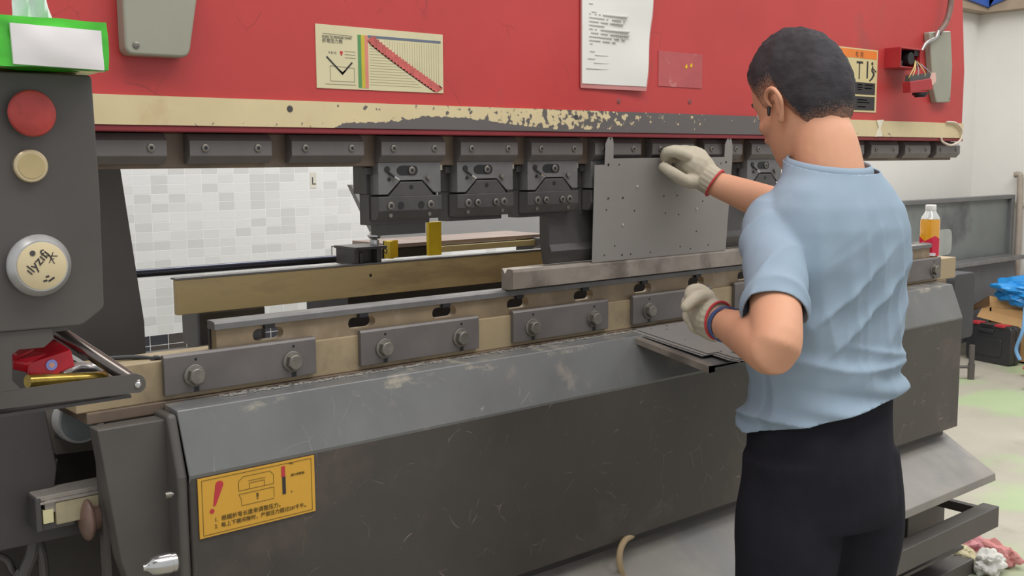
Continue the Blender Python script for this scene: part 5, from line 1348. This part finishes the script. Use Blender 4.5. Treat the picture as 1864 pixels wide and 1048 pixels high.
# gloves
def glove(parts, cuff, name, label):
    bm = BM()
    for pts, rad in parts: capsule(bm, pts, rad, 14, 5)
    bm = remesh(bm, .0023, 2, .5)
    for v in bm.verts: v.co += v.normal*.0009*math.sin(v.co.x*900)*0
    g_ = obj(name, bm, M_cloth, man, smooth=True, sharp=180, label=label)
    c0_, c1_, r0_, r1_ = cuff
    ax = (c1_-c0_); s, t_ = frame_of(ax); bm = BM(); n = 60; rows = []
    for j in range(9):
        row = []
        for i in range(n):
            a_ = 2*PI*i/n; rr = r0_+(r1_-r0_)*j/8+.0011*math.cos(a_*18)
            row.append(bm.verts.new(c0_.lerp(c1_, j/8)+(s*math.cos(a_)+t_*math.sin(a_))*rr))
        rows.append(row)
    for a_, b_ in zip(rows, rows[1:]):
        for i in range(n): bm.faces.new((a_[i], a_[(i+1) % n], b_[(i+1) % n], b_[i]))
    bm.faces.new(rows[0][::-1]); bm.faces.new(rows[-1])
    W0[g_.name] = Matrix.Identity(4)
    obj('ribbed_cuff', bm, M_cloth, g_, smooth=True, sharp=180)
    bm = BM(); pts = [c1_+(s*math.cos(2*PI*i/32)+t_*math.sin(2*PI*i/32))*r1_*1.03 for i in range(33)]
    tube(bm, pts, .0026, 8, smooth=False); obj('red_trim', bm, M_redrib, g_, smooth=True)
    return g_
# right hand pinches the top edge of the sheet (thumb in front, fingers curled behind)
glove([([at(1287, 325, 1.620), at(1270, 306, 1.640), at(1252, 296, 1.652)], [.033, .040, .032]),
       ([at(1284, 316, 1.63), at(1266, 292, 1.655), at(1252, 284, 1.662)], [.028, .033, .026]),
       ([at(1252, 286, 1.640), at(1231, 277, 1.640), at(1214, 277, 1.655), at(1209, 290, 1.672)], [.0150, .0135, .0125, .0105]),
       ([at(1256, 283, 1.655), at(1236, 275, 1.652), at(1220, 276, 1.664), at(1219, 291, 1.680)], [.0150, .0140, .0130, .0105]),
       ([at(1266, 280, 1.668), at(1247, 274, 1.668), at(1232, 277, 1.676), at(1231, 291, 1.684)], [.0145, .0135, .0120, .0095]),
       ([at(1276, 284, 1.675), at(1260, 280, 1.678), at(1247, 284, 1.682), at(1245, 293, 1.684)], [.013, .012, .011, .009]),
       ([at(1272, 330, 1.625), at(1248, 329, 1.634), at(1226, 316, 1.640), at(1208, 304, 1.660)], [.019, .0155, .0140, .0120])],
      (at(1281, 320, 1.622), at(1301, 333, 1.598), .034, .0335), 'glove', 'right cotton glove with red trim, pinching the sheet')
# left hand relaxed over the stack
glove([([at(1304, 586, 1.350), at(1290, 574, 1.372), at(1278, 558, 1.388)], [.035, .039, .033]),
       ([at(1300, 598, 1.355), at(1286, 588, 1.378), at(1276, 578, 1.385)], [.028, .030, .024]),
       ([at(1290, 540, 1.395), at(1274, 528, 1.412), at(1258, 530, 1.420), at(1255, 543, 1.418)], [.0145, .0138, .0128, .0105]),
       ([at(1282, 550, 1.400), at(1265, 543, 1.424), at(1251, 550, 1.430), at(1253, 564, 1.422)], [.0145, .0138, .0130, .0105]),
       ([at(1278, 564, 1.398), at(1262, 562, 1.422), at(1252, 574, 1.424), at(1259, 587, 1.414)], [.0145, .0135, .0125, .010]),
       ([at(1280, 580, 1.390), at(1266, 582, 1.410), at(1262, 594, 1.408), at(1271, 602, 1.400)], [.0135, .0125, .011, .0090]),
       ([at(1300, 556, 1.378), at(1282, 541, 1.375), at(1266, 543, 1.372), at(1249, 558, 1.378)], [.0175, .0155, .014, .0115])],
      (at(1296, 580, 1.36), at(1309, 583, 1.340), .036, .037), 'glove', 'left cotton glove with red trim, above the sheet stack')
# wrist band
c_ = wrL.lerp(elL, .10); ax = (elL-wrL).normalized()
bm = BM(); s, t_ = frame_of(ax)
for i in range(40):
    a0_, a1_ = 2*PI*i/40, 2*PI*(i+1)/40
    q = []
    for (aa, hh, rr) in ((a0_, -.007, .0325), (a1_, -.007, .0325), (a1_, .007, .0335), (a0_, .007, .0335), (a0_, -.007, .0355), (a1_, -.007, .0355), (a1_, .007, .0365), (a0_, .007, .0365)):
        q.append(bm.verts.new(c_+(s*math.cos(aa)+t_*math.sin(aa))*rr+ax*hh))
    bm.faces.new((q[4], q[5], q[6], q[7])); bm.faces.new((q[0], q[3], q[2], q[1])); bm.faces.new((q[0], q[1], q[5], q[4])); bm.faces.new((q[2], q[3], q[7], q[6]))
bmesh.ops.remove_doubles(bm, verts=bm.verts, dist=1e-5)
obj('wrist_band', bm, mat('navy_strap', (62, 84, 132), .5), man, smooth=True, label='navy blue wrist band')
